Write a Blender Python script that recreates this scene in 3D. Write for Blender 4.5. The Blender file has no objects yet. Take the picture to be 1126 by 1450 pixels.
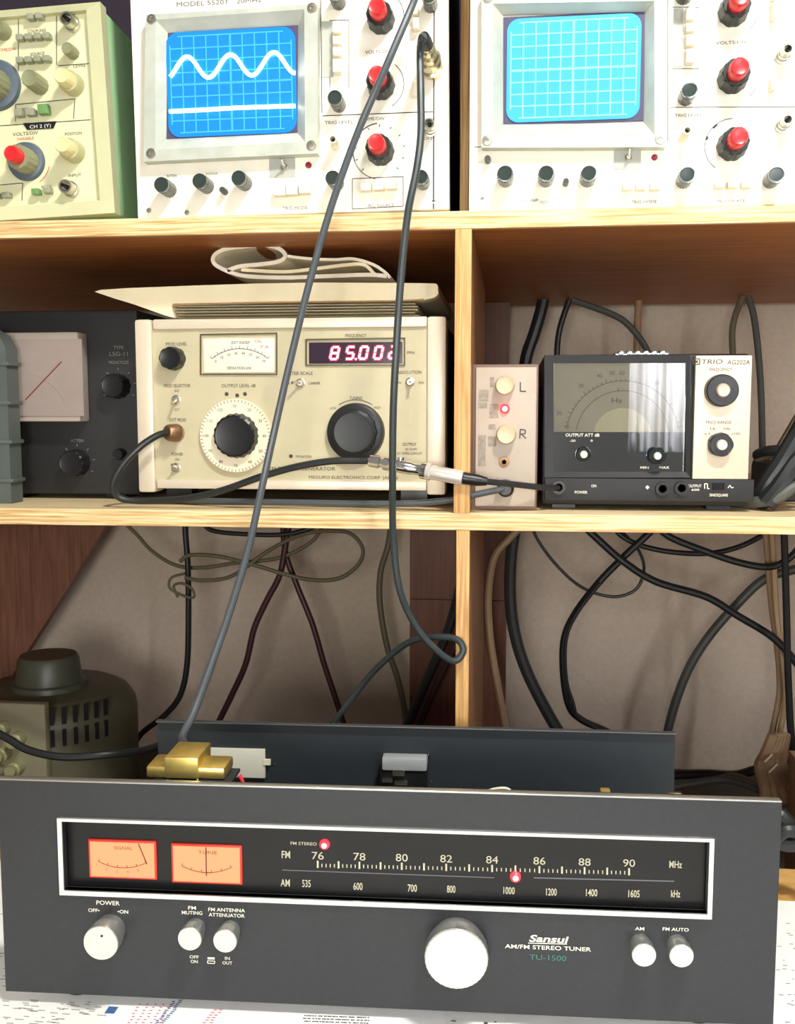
import bpy, bmesh, math, random
from mathutils import Vector, Matrix
random.seed(7)
C = bpy.context.scene.collection
R = math.radians
# ------------------------------------------------------------------ camera
F = 1410.0; CX, CY = 563.0, 725.0
CAMZ = 1.08
cd = bpy.data.cameras.new('camera'); cam = bpy.data.objects.new('camera', cd); C.objects.link(cam)
cam.location = (0, 0, CAMZ)
cam.rotation_euler = (R(90 - 5.7), 0, R(6.5))
cd.sensor_fit = 'VERTICAL'; cd.sensor_height = 36; cd.lens = F / 1450 * 36
cd.clip_start = 0.01
bpy.context.scene.camera = cam
CM = Matrix.Translation((0, 0, CAMZ)) @ cam.rotation_euler.to_matrix().to_4x4()
CO = CM.translation
def ray(px, py):
    return (CM.to_3x3() @ Vector((px - CX, -(py - CY), -F))).normalized()
def at(px, py, Y):
    d = ray(px, py); return CO + d * (Y / d.y)
# ------------------------------------------------------------------ materials
MATS = {}
def srgb(c):
    return tuple(((x / 12.92) if x <= .04045 else ((x + .055) / 1.055) ** 2.4) for x in [v / 255 for v in c]) + (1,)
def mat(name, col, rough=.5, metal=0, emit=None, es=1, noise=0, nscale=60, ior=1.45, bump=0, coat=0):
    if name in MATS: return MATS[name]
    m = bpy.data.materials.new(name); m.use_nodes = True; nt = m.node_tree; b = nt.nodes['Principled BSDF']
    c = srgb(col)
    b.inputs['Base Color'].default_value = c
    b.inputs['Roughness'].default_value = rough; b.inputs['Metallic'].default_value = metal
    b.inputs['IOR'].default_value = ior
    b.inputs['Coat Weight'].default_value = coat
    if emit: b.inputs['Emission Color'].default_value = srgb(emit); b.inputs['Emission Strength'].default_value = es
    if noise or bump:
        tc = nt.nodes.new('ShaderNodeTexCoord'); n = nt.nodes.new('ShaderNodeTexNoise')
        n.inputs['Scale'].default_value = nscale; n.inputs['Detail'].default_value = 4
        nt.links.new(tc.outputs['Object'], n.inputs['Vector'])
        if noise:
            r = nt.nodes.new('ShaderNodeValToRGB'); r.color_ramp.elements[0].position = .3; r.color_ramp.elements[1].position = .7
            r.color_ramp.elements[0].color = tuple(x * (1 - noise) for x in c[:3]) + (1,)
            r.color_ramp.elements[1].color = tuple(min(1, x * (1 + noise)) for x in c[:3]) + (1,)
            nt.links.new(n.outputs['Fac'], r.inputs['Fac']); nt.links.new(r.outputs['Color'], b.inputs['Base Color'])
        if bump:
            bp = nt.nodes.new('ShaderNodeBump'); bp.inputs['Strength'].default_value = bump; bp.inputs['Distance'].default_value = .001
            nt.links.new(n.outputs['Fac'], bp.inputs['Height']); nt.links.new(bp.outputs['Normal'], b.inputs['Normal'])
    MATS[name] = m; return m
def wood(name, c1, c2, scale=(3, 60, 60), rough=.5, detail=6):
    m = bpy.data.materials.new(name); m.use_nodes = True; nt = m.node_tree; b = nt.nodes['Principled BSDF']
    tc = nt.nodes.new('ShaderNodeTexCoord'); mp = nt.nodes.new('ShaderNodeMapping'); mp.inputs['Scale'].default_value = scale
    n = nt.nodes.new('ShaderNodeTexNoise'); n.inputs['Scale'].default_value = 3; n.inputs['Detail'].default_value = detail; n.inputs['Distortion'].default_value = .6
    r = nt.nodes.new('ShaderNodeValToRGB'); r.color_ramp.elements[0].position = .35; r.color_ramp.elements[1].position = .65
    r.color_ramp.elements[0].color = srgb(c1); r.color_ramp.elements[1].color = srgb(c2)
    nt.links.new(tc.outputs['Object'], mp.inputs['Vector']); nt.links.new(mp.outputs['Vector'], n.inputs['Vector'])
    nt.links.new(n.outputs['Fac'], r.inputs['Fac']); nt.links.new(r.outputs['Color'], b.inputs['Base Color'])
    b.inputs['Roughness'].default_value = rough
    MATS[name] = m; return m
def glass(name, tint=(255, 255, 255), ior=1.5, alpha=.0):
    m = bpy.data.materials.new(name); m.use_nodes = True; nt = m.node_tree
    for n in list(nt.nodes):
        if n.type == 'BSDF_PRINCIPLED': nt.nodes.remove(n)
    out = [n for n in nt.nodes if n.type == 'OUTPUT_MATERIAL'][0]
    t = nt.nodes.new('ShaderNodeBsdfTransparent'); t.inputs['Color'].default_value = srgb(tint)
    g = nt.nodes.new('ShaderNodeBsdfGlossy'); g.inputs['Roughness'].default_value = .02
    f = nt.nodes.new('ShaderNodeFresnel'); f.inputs['IOR'].default_value = ior
    mx = nt.nodes.new('ShaderNodeMixShader')
    nt.links.new(f.outputs[0], mx.inputs[0]); nt.links.new(t.outputs[0], mx.inputs[1]); nt.links.new(g.outputs[0], mx.inputs[2])
    nt.links.new(mx.outputs[0], out.inputs['Surface'])
    MATS[name] = m; return m

ply_edge = wood('pale plywood edge', (196, 150, 88), (250, 226, 172), (5, 90, 170))
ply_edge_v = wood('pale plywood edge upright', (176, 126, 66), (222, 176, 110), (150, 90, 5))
veneer = wood('orange brown veneer', (150, 92, 44), (180, 114, 58), (4, 50, 50))
veneer_v = wood('orange brown veneer upright', (150, 100, 56), (176, 122, 74), (50, 50, 4))
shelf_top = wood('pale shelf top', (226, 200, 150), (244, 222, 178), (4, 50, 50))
post_wood = wood('red brown timber', (104, 58, 36), (124, 72, 44), (60, 60, 4))
plank_wood = wood('dark red brown plank', (120, 80, 60), (150, 104, 80), (60, 60, 4))
desk_wood = wood('honey desk wood', (206, 150, 76), (232, 184, 112), (5, 40, 40))
wallm = mat('greyish pink wall', (220, 204, 182), .9, noise=.05, nscale=160, bump=.15)
floorm = mat('dark floor', (90, 80, 70), .8, noise=.1)
cream = mat('cream panel paint', (252, 246, 226), .45, noise=.02)
cream_g = mat('greenish cream panel paint', (222, 220, 178), .45, noise=.03)
green = mat('pale green case paint', (172, 218, 156), .5, noise=.06, nscale=25)
frame_g = mat('olive cream frame', (206, 206, 164), .45, noise=.03)
navy = mat('dark blue case paint', (52, 44, 98), .5)
bezelm = mat('cast grey bezel', (196, 200, 186), .4, .25, noise=.12, nscale=50)
black = mat('black plastic', (26, 26, 28), .35)
blackg = mat('glossy black plastic', (26, 34, 34), .12)
blackm = mat('matt black paint', (38, 38, 40), .6, noise=.1)
darkg = mat('dark grey plastic', (70, 72, 68), .4)
midg = mat('mid grey plastic', (150, 152, 128), .45)
red = mat('red knob plastic', (226, 40, 44), .3)
creamk = mat('cream knob plastic', (226, 216, 160), .4)
whitep = mat('off white plastic', (240, 232, 206), .4)
chrome = mat('bright chrome', (225, 225, 222), .16, 1)
nickel = mat('dull nickel', (200, 196, 180), .3, 1)
brass = mat('brass', (246, 216, 124), .34, .9, noise=.12, nscale=90)
brass_d = mat('worn brass', (150, 120, 90), .45, .9)
inkd = mat('dark ink', (70, 66, 60), .7)
inkf = mat('faint ink', (140, 130, 110), .7)
inkr = mat('red ink', (200, 90, 70), .7)
inkw = mat('white ink', (236, 232, 214), .6)
ledr = mat('lit red led', (255, 60, 60), .3, emit=(255, 26, 36), es=5)
ledc = mat('lit led core', (255, 200, 190), .3, emit=(255, 215, 205), es=6)
holem = mat('dark hole', (12, 12, 12), .8)
paper = mat('manila paper', (244, 232, 194), .8, noise=.03, nscale=20)
paperw = mat('white paper', (244, 236, 212), .8, noise=.02, nscale=30)

# ------------------------------------------------------------------ mesh builder
class MB:
    def __init__(s): s.bm = bmesh.new()
    def box(s, x0, x1, y0, y1, z0, z1, bev=0, seg=2):
        M = Matrix.Translation(((x0+x1)/2, (y0+y1)/2, (z0+z1)/2)) @ Matrix.Diagonal((abs(x1-x0), abs(y1-y0), abs(z1-z0), 1))
        g = bmesh.ops.create_cube(s.bm, size=1, matrix=M)
        if bev:
            es = list({e for v in g['verts'] for e in v.link_edges})
            bmesh.ops.bevel(s.bm, geom=es, offset=bev, segments=seg, affect='EDGES', profile=.6)
        return s
    def lathe(s, x, z, prof, seg=28, fl=0, amp=0, flmin=0):
        rings = []
        for (r, y) in prof:
            if r <= 1e-6: rings.append([s.bm.verts.new((x, y, z))]); continue
            ring = []
            for i in range(seg):
                a = 2*math.pi*i/seg; rr = r
                if fl and r >= flmin: rr = r*(1 + amp*(1 if math.cos(fl*a) > 0 else -1))
                ring.append(s.bm.verts.new((x+rr*math.cos(a), y, z+rr*math.sin(a))))
            rings.append(ring)
        s._skin(rings); return s
    def _skin(s, rings, closed=True):
        for a, b in zip(rings, rings[1:]):
            n = max(len(a), len(b))
            for i in range(n):
                j = (i+1) % n
                vs = [a[i] if len(a) > 1 else a[0], a[j] if len(a) > 1 else None, b[j] if len(b) > 1 else None, b[i] if len(b) > 1 else b[0]]
                vs = [v for v in vs if v is not None]
                if len(set(vs)) >= 3:
                    try: s.bm.faces.new(vs)
                    except ValueError: pass
        for e in (rings[0], rings[-1]):
            if len(e) > 2:
                try: s.bm.faces.new(e)
                except ValueError: pass
    def vlathe(s, cx, cy, prof, seg=48):
        rings = []
        for (r, z) in prof:
            if r <= 1e-6: rings.append([s.bm.verts.new((cx, cy, z))]); continue
            rings.append([s.bm.verts.new((cx+r*math.cos(2*math.pi*i/seg), cy+r*math.sin(2*math.pi*i/seg), z)) for i in range(seg)])
        s._skin(rings); return s
    def alathe(s, p0, p1, prof, seg=20):
        p0 = Vector(p0); p1 = Vector(p1); d = p1-p0; L = d.length; d.normalize()
        u = d.orthogonal().normalized(); w = d.cross(u); rings = []
        for (r, t) in prof:
            c = p0 + d*L*t
            rings.append([s.bm.verts.new(c + u*r*math.cos(2*math.pi*i/seg) + w*r*math.sin(2*math.pi*i/seg)) for i in range(seg)])
        s._skin(rings); return s
    def tube(s, pts, r, seg=10, smooth=True, sub=7):
        P = [Vector(p) for p in pts]
        if smooth and len(P) > 2:
            Q = [2*P[0]-P[1]] + P + [2*P[-1]-P[-2]]; out = []
            for i in range(1, len(Q)-2):
                a, b, c, d = Q[i-1], Q[i], Q[i+1], Q[i+2]
                for k in range(sub):
                    t = k/sub
                    out.append(.5*((2*b)+(c-a)*t+(2*a-5*b+4*c-d)*t*t+(3*b-a-3*c+d)*t**3))
            out.append(P[-1]); P = out
        rings = []; u = None
        for i, p in enumerate(P):
            d = (P[min(i+1, len(P)-1)] - P[max(i-1, 0)]).normalized()
            u = d.orthogonal().normalized() if u is None else (u - d*u.dot(d)).normalized()
            w = d.cross(u)
            rings.append([s.bm.verts.new(p + u*r*math.cos(2*math.pi*k/seg) + w*r*math.sin(2*math.pi*k/seg)) for k in range(seg)])
        s._skin(rings); return s
    def prism(s, poly, y0, y1):
        a = [s.bm.verts.new((x, y0, z)) for x, z in poly]; b = [s.bm.verts.new((x, y1, z)) for x, z in poly]
        s.bm.faces.new(a); s.bm.faces.new(b[::-1])
        for i in range(len(a)):
            j = (i+1) % len(a); s.bm.faces.new((a[i], a[j], b[j], b[i]))
        return s
    def frame(s, q0, q1, y0, y1, yb=None):
        """ring between outer quad q0 and inner quad q1 (4 xz corners each); front at y0 (outer) y1 (inner), back yb"""
        a = [s.bm.verts.new((x, y0, z)) for x, z in q0]; b = [s.bm.verts.new((x, y1, z)) for x, z in q1]
        for i in range(4):
            j = (i+1) % 4; s.bm.faces.new((a[i], a[j], b[j], b[i]))
        if yb is not None:
            c = [s.bm.verts.new((x, yb, z)) for x, z in q0]; d = [s.bm.verts.new((x, yb, z)) for x, z in q1]
            for i in range(4):
                j = (i+1) % 4
                s.bm.faces.new((c[i], c[j], a[j], a[i])); s.bm.faces.new((b[i], b[j], d[j], d[i])); s.bm.faces.new((d[i], d[j], c[j], c[i]))
        return s
    def line(s, x0, z0, x1, z1, w, d):
        v = Vector((x1-x0, 0, z1-z0)); n = Vector((-v.z, 0, v.x)).normalized()*w/2
        ps = [Vector((x0, d, z0))+n, Vector((x1, d, z1))+n, Vector((x1, d, z1))-n, Vector((x0, d, z0))-n]
        f = [s.bm.verts.new(p) for p in ps]; k = [s.bm.verts.new(p+Vector((0, .0002, 0))) for p in ps]
        s.bm.faces.new(f); s.bm.faces.new(k[::-1])
        for i in range(4): s.bm.faces.new((f[i], k[i], k[(i+1) % 4], f[(i+1) % 4]))
        return s
    def arc(s, x, z, r, a0, a1, w, d, n=24):
        for i in range(n):
            t0 = R(a0+(a1-a0)*i/n); t1 = R(a0+(a1-a0)*(i+1)/n)
            s.line(x+r*math.cos(t0), z+r*math.sin(t0), x+r*math.cos(t1), z+r*math.sin(t1), w, d)
        return s
    def text(s, st, x, z, h, d, w=None, shear=0, bold=0):
        cu = bpy.data.curves.new('t', 'FONT'); cu.body = st; cu.resolution_u = 3; cu.size = 1; cu.offset = bold
        ob = bpy.data.objects.new('t', cu); C.objects.link(ob)
        dg = bpy.context.evaluated_depsgraph_get(); dg.update()
        me = bpy.data.meshes.new_from_object(ob.evaluated_get(dg))
        vs = [v.co.copy() for v in me.vertices]
        if vs:
            xa = min(v.x for v in vs); xb = max(v.x for v in vs)
            sx = (w/(xb-xa)) if w else h/.7; sz = h/.7
            nv = [s.bm.verts.new((x+(v.x-(xa+xb)/2)*sx + shear*v.y*sz, d, z+(v.y-.35)*sz)) for v in vs]
            for p in me.polygons:
                try: s.bm.faces.new([nv[i] for i in p.vertices])
                except ValueError: pass
        bpy.data.objects.remove(ob); bpy.data.meshes.remove(me); bpy.data.curves.remove(cu)
        return s
    def build(s, name, m, parent=None, label=None, sharp=35, **kw):
        bmesh.ops.recalc_face_normals(s.bm, faces=s.bm.faces)
        me = bpy.data.meshes.new(name); s.bm.to_mesh(me); s.bm.free()
        for p in me.polygons: p.use_smooth = True
        me.set_sharp_from_angle(angle=R(sharp))
        me.materials.append(m)
        o = bpy.data.objects.new(name, me); C.objects.link(o)
        if parent: o.parent = parent
        if label: o['label'] = label
        for k, v in kw.items(): o[k] = v
        return o
def thing(name, label, cat, loc, rot=(0, 0, 0), group=None):
    o = bpy.data.objects.new(name, None); C.objects.link(o); o.location = loc; o.rotation_euler = rot
    o['label'] = label; o['category'] = cat; o.empty_display_size = .02
    if group: o['group'] = group
    return o
class Dev:
    def __init__(s, name, label, cat, px, py, Y, yaw, z=None, roll=0, group=None):
        O = at(px, py, Y)
        s.loc = Vector((O.x, O.y, O.z if z is None else z))
        s.root = thing(name, label, cat, s.loc, (0, R(roll), R(yaw)), group)
        s.M = Matrix.Translation(s.loc) @ s.root.rotation_euler.to_matrix().to_4x4()
        s.I = s.M.inverted()
    def P(s, px, py, d=0):
        o = s.I @ CO; v = s.I.to_3x3() @ ray(px, py); q = o + v*((d-o.y)/v.y); return q.x, q.z
    def P3(s, px, py, d=0):
        x, z = s.P(px, py, d); return (x, d, z)
    def S(s, px, py, d=0):
        a = s.P(px, py, d); b = s.P(px+10, py, d); return math.hypot(a[0]-b[0], a[1]-b[1])/10
    def quad(s, pts, d=0): return [s.P(x, y, d) for x, y in pts]
    def rect(s, x0, y0, x1, y1, d=0):
        a = s.P(x0, y1, d); b = s.P(x1, y0, d); return a[0], b[0], a[1], b[1]
    def text(s, mb, st, px, py, hpx, wpx=None, d=-.0004, shear=0, bold=0):
        x, z = s.P(px, py, d); k = s.S(px, py, d); mb.text(st, x, z, hpx*k, d, wpx*k if wpx else None, shear, bold)
    def line(s, mb, x0, y0, x1, y1, wpx=1, d=-.0003):
        a = s.P(x0, y0, d); b = s.P(x1, y1, d); mb.line(a[0], a[1], b[0], b[1], wpx*s.S(x0, y0, d), d)
    def box(s, mb, x0, y0, x1, y1, d0, d1, bev=0):
        r = s.rect(x0, y0, x1, y1, max(d0, d1)); mb.box(r[0], r[1], d0, d1, r[2], r[3], bev)
    def build(s, mb, name, m, label=None, parent=None, **kw): return mb.build(name, m, parent or s.root, label, **kw)
    def knob(s, px, py, rpx, depth, m=black, cap=None, caprf=.6, cap_h=.3, name='knob', skirt=0, fl=12, base=0, label=None, point=None, ring=None):
        x, z = s.P(px, py, base); r = rpx*s.S(px, py, base); y = base
        mb = MB(); prof = []
        if skirt: prof += [(r*skirt, y), (r*skirt, y-.0025), (r, y-.004)]
        else: prof += [(r, y)]
        top = y-depth
        if ring: prof += [(r, top+.0035), (r*.88, top+.003), (r*.84, top), (0, top+.0003)]
        elif cap: # stepped: outer body then smaller inner cap
            bt = y-depth*(1-cap_h)
            prof += [(r*.96, bt+.001), (r*.9, bt), (0, bt)]
        else:
            prof += [(r*.93, top+.0012), (r*.84, top), (r*.78, top+.0003), (0, top+.0004)]
        mb.lathe(x, z, prof, seg=72 if fl else 36, fl=fl, amp=.02 if fl else 0, flmin=r*.92)
        if point:
            pa = R(point); mb.box(x+r*.5*math.cos(pa)-.0006, x+r*.5*math.cos(pa)+.0006, top-.0003, top+.001, z+r*.5*math.sin(pa)-.002, z+r*.5*math.sin(pa)+.002)
        k = mb.build(name, m, s.root, label)
        if ring:
            MB().lathe(x, z, [(r*.97, top+.003), (r*.96, top-.0003), (r*.82, top-.0004), (r*.80, top+.0006)], seg=36).build('cap_ring', ring, k, 'bright metal ring')
        if cap:
            c = MB(); rr = r*caprf; c.lathe(x, z, [(rr, bt+.0002), (rr*.97, top+.0015), (rr*.85, top), (rr*.7, top+.0004), (0, top+.0004)], seg=40, fl=14, amp=.02, flmin=rr*.95)
            c.build('knob_cap', cap, k, None)
        return k
    def toggle(s, px, py, rpx=7, dx=.002, dz=-.003, base=0):
        x, z = s.P(px, py, base); r = rpx*s.S(px, py, base)
        k = MB().lathe(x, z, [(r, base), (r, base-.0012), (r*.75, base-.0016), (r*.6, base-.004), (r*.3, base-.004)], seg=24).build('toggle_switch', nickel, s.root)
        MB().tube([(x, base-.003, z), (x+dx, base-.012, z+dz)], r*.3, smooth=False).build('lever', chrome, k)
        return k
    def bnc(s, px, py, rpx=8, depth=.014, m=nickel, name='socket'):
        x, z = s.P(px, py); r = rpx*s.S(px, py)
        k = MB().lathe(x, z, [(r*1.25, 0), (r*1.25, -.002), (r, -.0022), (r, -.007), (r*.85, -.0072), (r*.85, -depth), (r*.62, -depth), (r*.6, -.003), (0, -.003)], seg=28).build(name, m, s.root)
        MB().lathe(x, z, [(r*.28, -.0031), (r*.28, -depth+.003), (0, -depth+.003)], seg=12).build('pin', holem, k)
        return k
    def button(s, x0, y0, x1, y1, depth=.006, m=whitep, name='push_button', base=0):
        mb = MB(); s.box(mb, x0, y0, x1, y1, base-depth, base, .0008); return s.build(mb, name, m)
    def led(s, px, py, rpx, lit=True, m=None, base=0):
        x, z = s.P(px, py, base); r = rpx*s.S(px, py, base)
        k = MB().lathe(x, z, [(r, base), (r*.95, base-r*.5), (r*.6, base-r*.9), (0, base-r)], seg=20).build('indicator_lamp', m or ledr, s.root)
        if lit: MB().lathe(x, z, [(r*.55, base-r*.85), (r*.45, base-r*1.05), (0, base-r*1.1)], seg=16).build('lamp_core', ledc, k)
        return k

# ------------------------------------------------------------------ setting
WY = 1.44
def struct(name, mb, m):
    o = mb.build(name, m); o['kind'] = 'structure'; return o
struct('wall_back', MB().box(-1.6, 1.8, WY+.05, WY+.15, 0, 2.6), wallm)
struct('floor', MB().box(-1.6, 1.8, -1.6, WY+.05, -.05, 0), floorm)
SF = .83
zU1 = at(648, 300, SF).z; zU0 = at(648, 324, SF).z
zM1 = at(648, 727, SF).z; zM0 = at(648, 751, SF).z
zB = at(1000, 1094, WY-.02).z
# shelving unit
SX0, SX1 = -.82, .66
unit = thing('shelving_unit', 'plywood shelving unit with pale edges that carries the instruments, standing behind the desk', 'shelf', (0, SF, 0))
def shelfboard(z0, z1, topm=None):
    b = MB().box(SX0, SX1, .006, WY-SF-.01, z0, z1).build('shelf_board', veneer, unit)
    MB().box(SX0, SX1, 0, .006, z0, z1, .0012).build('front_edge', ply_edge, b, 'pale plywood edge')
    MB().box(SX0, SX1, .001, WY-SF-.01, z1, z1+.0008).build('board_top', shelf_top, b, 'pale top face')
shelfboard(zU0, zU1); shelfboard(zM0, zM1-.0008)
MB().box(SX0, SX1, 0, WY-SF-.01, zB-.018, zB).build('bottom_board', mat('dark stained board', (70, 62, 56), .7, noise=.1), unit)
def upright(px0, px1, pyt, pyb, z0, z1, setb=0, back=.25):
    a = at(px0, pyt, SF+setb).x; b = at(px1, pyt, SF+setb).x
    o = MB().box(a, b, setb+.004, back, z0, z1).build('divider_panel', veneer_v, unit)
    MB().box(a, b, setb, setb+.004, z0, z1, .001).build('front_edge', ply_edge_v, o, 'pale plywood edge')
upright(643.5, 667, 500, 500, zM1, zU0, .0, .42)
upright(646, 665, 800, 500, zB, zM0, .0, .46)
upright(651.5, 664, 200, 200, zU1, zU1+.45, .06, .40)
for (z0, z1) in ((zM1, zU0), (at(648, 849, WY-.05).z+.001, zM0), (zB, at(648, 849, WY-.05).z)):
    MB().box(at(581, 800, WY-.05).x, at(718, 800, WY-.05).x, WY-SF-.055, WY-SF-.012, z0, z1).build('back_post', post_wood, unit, 'red brown rear post')
for sx in (SX0-.018, SX1): MB().box(sx, sx+.018, 0, WY-SF-.01, 0, zU1+.5).build('side_panel', veneer_v, unit)
MB().box(SX0, SX1, WY-SF-.03, WY-SF-.012, zU1, zU1+.5).build('shade_backing', mat('shade coloured backing', (60, 52, 66), .8), unit)  # added sheet, its dark colour stands in for shade on the wall behind
# leaning plank
pts = [(-90, 700), (190, 700), (152, 745), (100, 830), (36, 930), (-6, 1000), (-40, 1108), (-90, 1108)]
pk = MB(); pk.prism([((at(x, y, 1.38)).x, (at(x, y, 1.38)).z) for x, y in pts], 1.372, 1.388)
for v in pk.bm.verts: v.co.z = max(v.co.z, zB+.0003)
o = pk.build('wooden_plank', plank_wood); o['label'] = 'red brown wooden plank with a slanting edge behind the round transformer'; o['category'] = 'plank'

# ------------------------------------------------------------------ oscilloscopes
def scope(D, L, seed):
    (xa, xb) = L['panel']; z0 = L['z0']
    xl, _ = D.P(xa, 250); xr, _ = D.P(xb, 250); H = .34
    mb = MB(); tl, tr_ = L['taper']; v0 = [(xl+.002, .012), (xr-.002, .012), (xr-.002-tr_, .34), (xl+.002+tl, .34)]
    lo = [mb.bm.verts.new((a, b, .006)) for a, b in v0]; hi = [mb.bm.verts.new((a, b, H-.002)) for a, b in v0]
    mb.bm.faces.new(lo); mb.bm.faces.new(hi[::-1])
    for i in range(4): mb.bm.faces.new((lo[i], lo[(i+1) % 4], hi[(i+1) % 4], hi[i]))
    mb.build('case', navy, D.root, 'dark blue case')
    MB().box(xl, xr, 0, .014, .001, H, .002).build('front_panel', cream, D.root)
    for fx in (xl+.02, xr-.02):
        for fy in (.03, .29): MB().box(fx-.008, fx+.008, fy, fy+.016, .0, .0065).build('foot', black, D.root)
    # bezel
    fl, op, sc = L['flange'], L['opening'], L['screen']
    T = -.011
    bz = MB()
    q0 = D.quad(fl, T); q1 = D.quad(op, T)
    bz.frame(q0, q1, T, T, .0)
    bz.frame(D.quad(op, T), D.quad(sc, -.002), T, -.002)
    be = D.build(bz, 'screen_bezel', bezelm)
    for (sx, sy) in L['screws']:
        x, z = D.P(sx, sy, T); MB().lathe(x, z, [(.0042, T), (.0038, T-.001), (.0015, T-.0012), (.0012, T-.0005), (0, T-.0005)], seg=18).build('screw', nickel, be)
    # screen: dark mask + blue glass
    (x0, z0_), (x1, z1_) = D.P(*sc[3], -.002), D.P(*sc[1], -.002)
    MB().box(x0-.001, x1+.001, -.0022, -.0005, z0_-.001, z1_+.001).build('screen_mask', mat('dull violet mask', (70, 66, 96), .6), be)
    def rr(x0, z0, x1, z1, r, n=8):
        out = []
        for (cx, cz, a) in ((x1-r, z1-r, 0), (x0+r, z1-r, 90), (x0+r, z0+r, 180), (x1-r, z0+r, 270)):
            for i in range(n+1):
                t = R(a+90*i/n); out.append((cx+r*math.cos(t), cz+r*math.sin(t)))
        return out
    w = x1-x0; h = z1_-z0_
    scr = MB().prism(rr(x0+w*.02, z0_+h*.01, x1-w*.02, z1_-h*.01, w*.09), -.0032, -.0021).build('screen', L['mat'], D.root, L['slabel'])
    g = MB()
    gx0, gx1 = x0+w*.05, x1-w*.05; gz0, gz1 = z0_+h*.05, z1_-h*.05; d = -.0034
    for i in range(11):
        X = gx0+(gx1-gx0)*i/10; g.line(X, gz0+(0 if 0 < i < 10 else h*.08), X, gz1-(0 if 0 < i < 10 else h*.08), .0009 if i != 5 else .0014, d)
    for i in range(9):
        Z = gz0+(gz1-gz0)*i/8; g.line(gx0+(0 if 0 < i < 8 else w*.06), Z, gx1-(0 if 0 < i < 8 else w*.06), Z, .0009 if i != 4 else .0013, d)
    for i in range(51):
        X = gx0+(gx1-gx0)*i/50; Z = (gz0+gz1)/2; g.line(X, Z-.0012, X, Z+.0012, .0004, d)
        if i < 41: Z2 = gz0+(gz1-gz0)*i/40; Xc = (gx0+gx1)/2; g.line(Xc-.0012, Z2, Xc+.0012, Z2, .0004, d)
    g.build('graticule', L['gmat'], scr, 'pale blue grid lines')
    if L.get('trace'):
        tm = mat('white trace light', (255, 255, 255), .5, emit=(255, 252, 240), es=3)
        for nm, pts in L['trace']:
            MB().tube([D.P3(x, y, -.0042) for x, y in pts], .0016, 8, sub=6).build(nm, tm, scr, 'white trace line')
    ink = MB(); k = 1
    for a in L['lines']: D.line(ink, *a)
    for (t, x, y, hh, ww) in L['texts']: D.text(ink, t, x, y, hh, ww)
    for (x, y, rr_, a0, a1, ww) in L['arcs']:
        X, Z = D.P(x, y); ink.arc(X, Z, rr_*D.S(x, y), a0, a1, ww*D.S(x, y), -.0003)
    for (x, y, rr_) in L['ticks']:
        X, Z = D.P(x, y); r = rr_*D.S(x, y)
        for i in range(11):
            t = R(225-27*i); ink.line(X+r*math.cos(t), Z+r*math.sin(t), X+r*1.1*math.cos(t), Z+r*1.1*math.sin(t), .0007, -.0003)
    D.build(ink, 'panel_lettering', inkd)
    for (x, y) in L['small']: D.knob(x, y, L['sr'], .020, mat('smoky black knob', (52, 62, 58), .2), fl=16, ring=mat('smoky chrome ring', (120, 130, 126), .2, .9))
    for (x, y) in L['mini']: D.knob(x, y, 4.5, .01, darkg, fl=0)
    for (x, y) in L['red']: D.knob(x, y, L['rr'], .030, mat('ribbed black knob', (34, 42, 40), .35), cap=red, caprf=.66, cap_h=.45, fl=10, skirt=1.05)
    for (x, y) in L['post']: D.bnc(x, y, 6.5, .02, whitep, 'terminal_post')
    for (x, y) in L['bnc']: D.bnc(x, y, 9, .017)
    for r in L['gplate']:
        mb = MB(); D.box(mb, *r, -.0008, 0); D.build(mb, 'switch_plate', mat('grey plate', (176, 178, 168), .5))
    for (x, y) in L['tog']: D.toggle(x, y, 5, 0, .004, -.0008)
    for (x, y) in L['led']: D.led(x, y, 4.5, False, mat('unlit red lamp', (150, 40, 70), .2))
    for r in L['btn']: D.button(*r, .009, whitep)
    for (x, y) in L['holes']:
        X, Z = D.P(x, y); MB().lathe(X, Z, [(.0022, 0), (.002, -.0006), (.001, -.0007), (.0008, -.0001), (0, -.0001)], seg=14).build('panel_screw', nickel, D.root)

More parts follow.
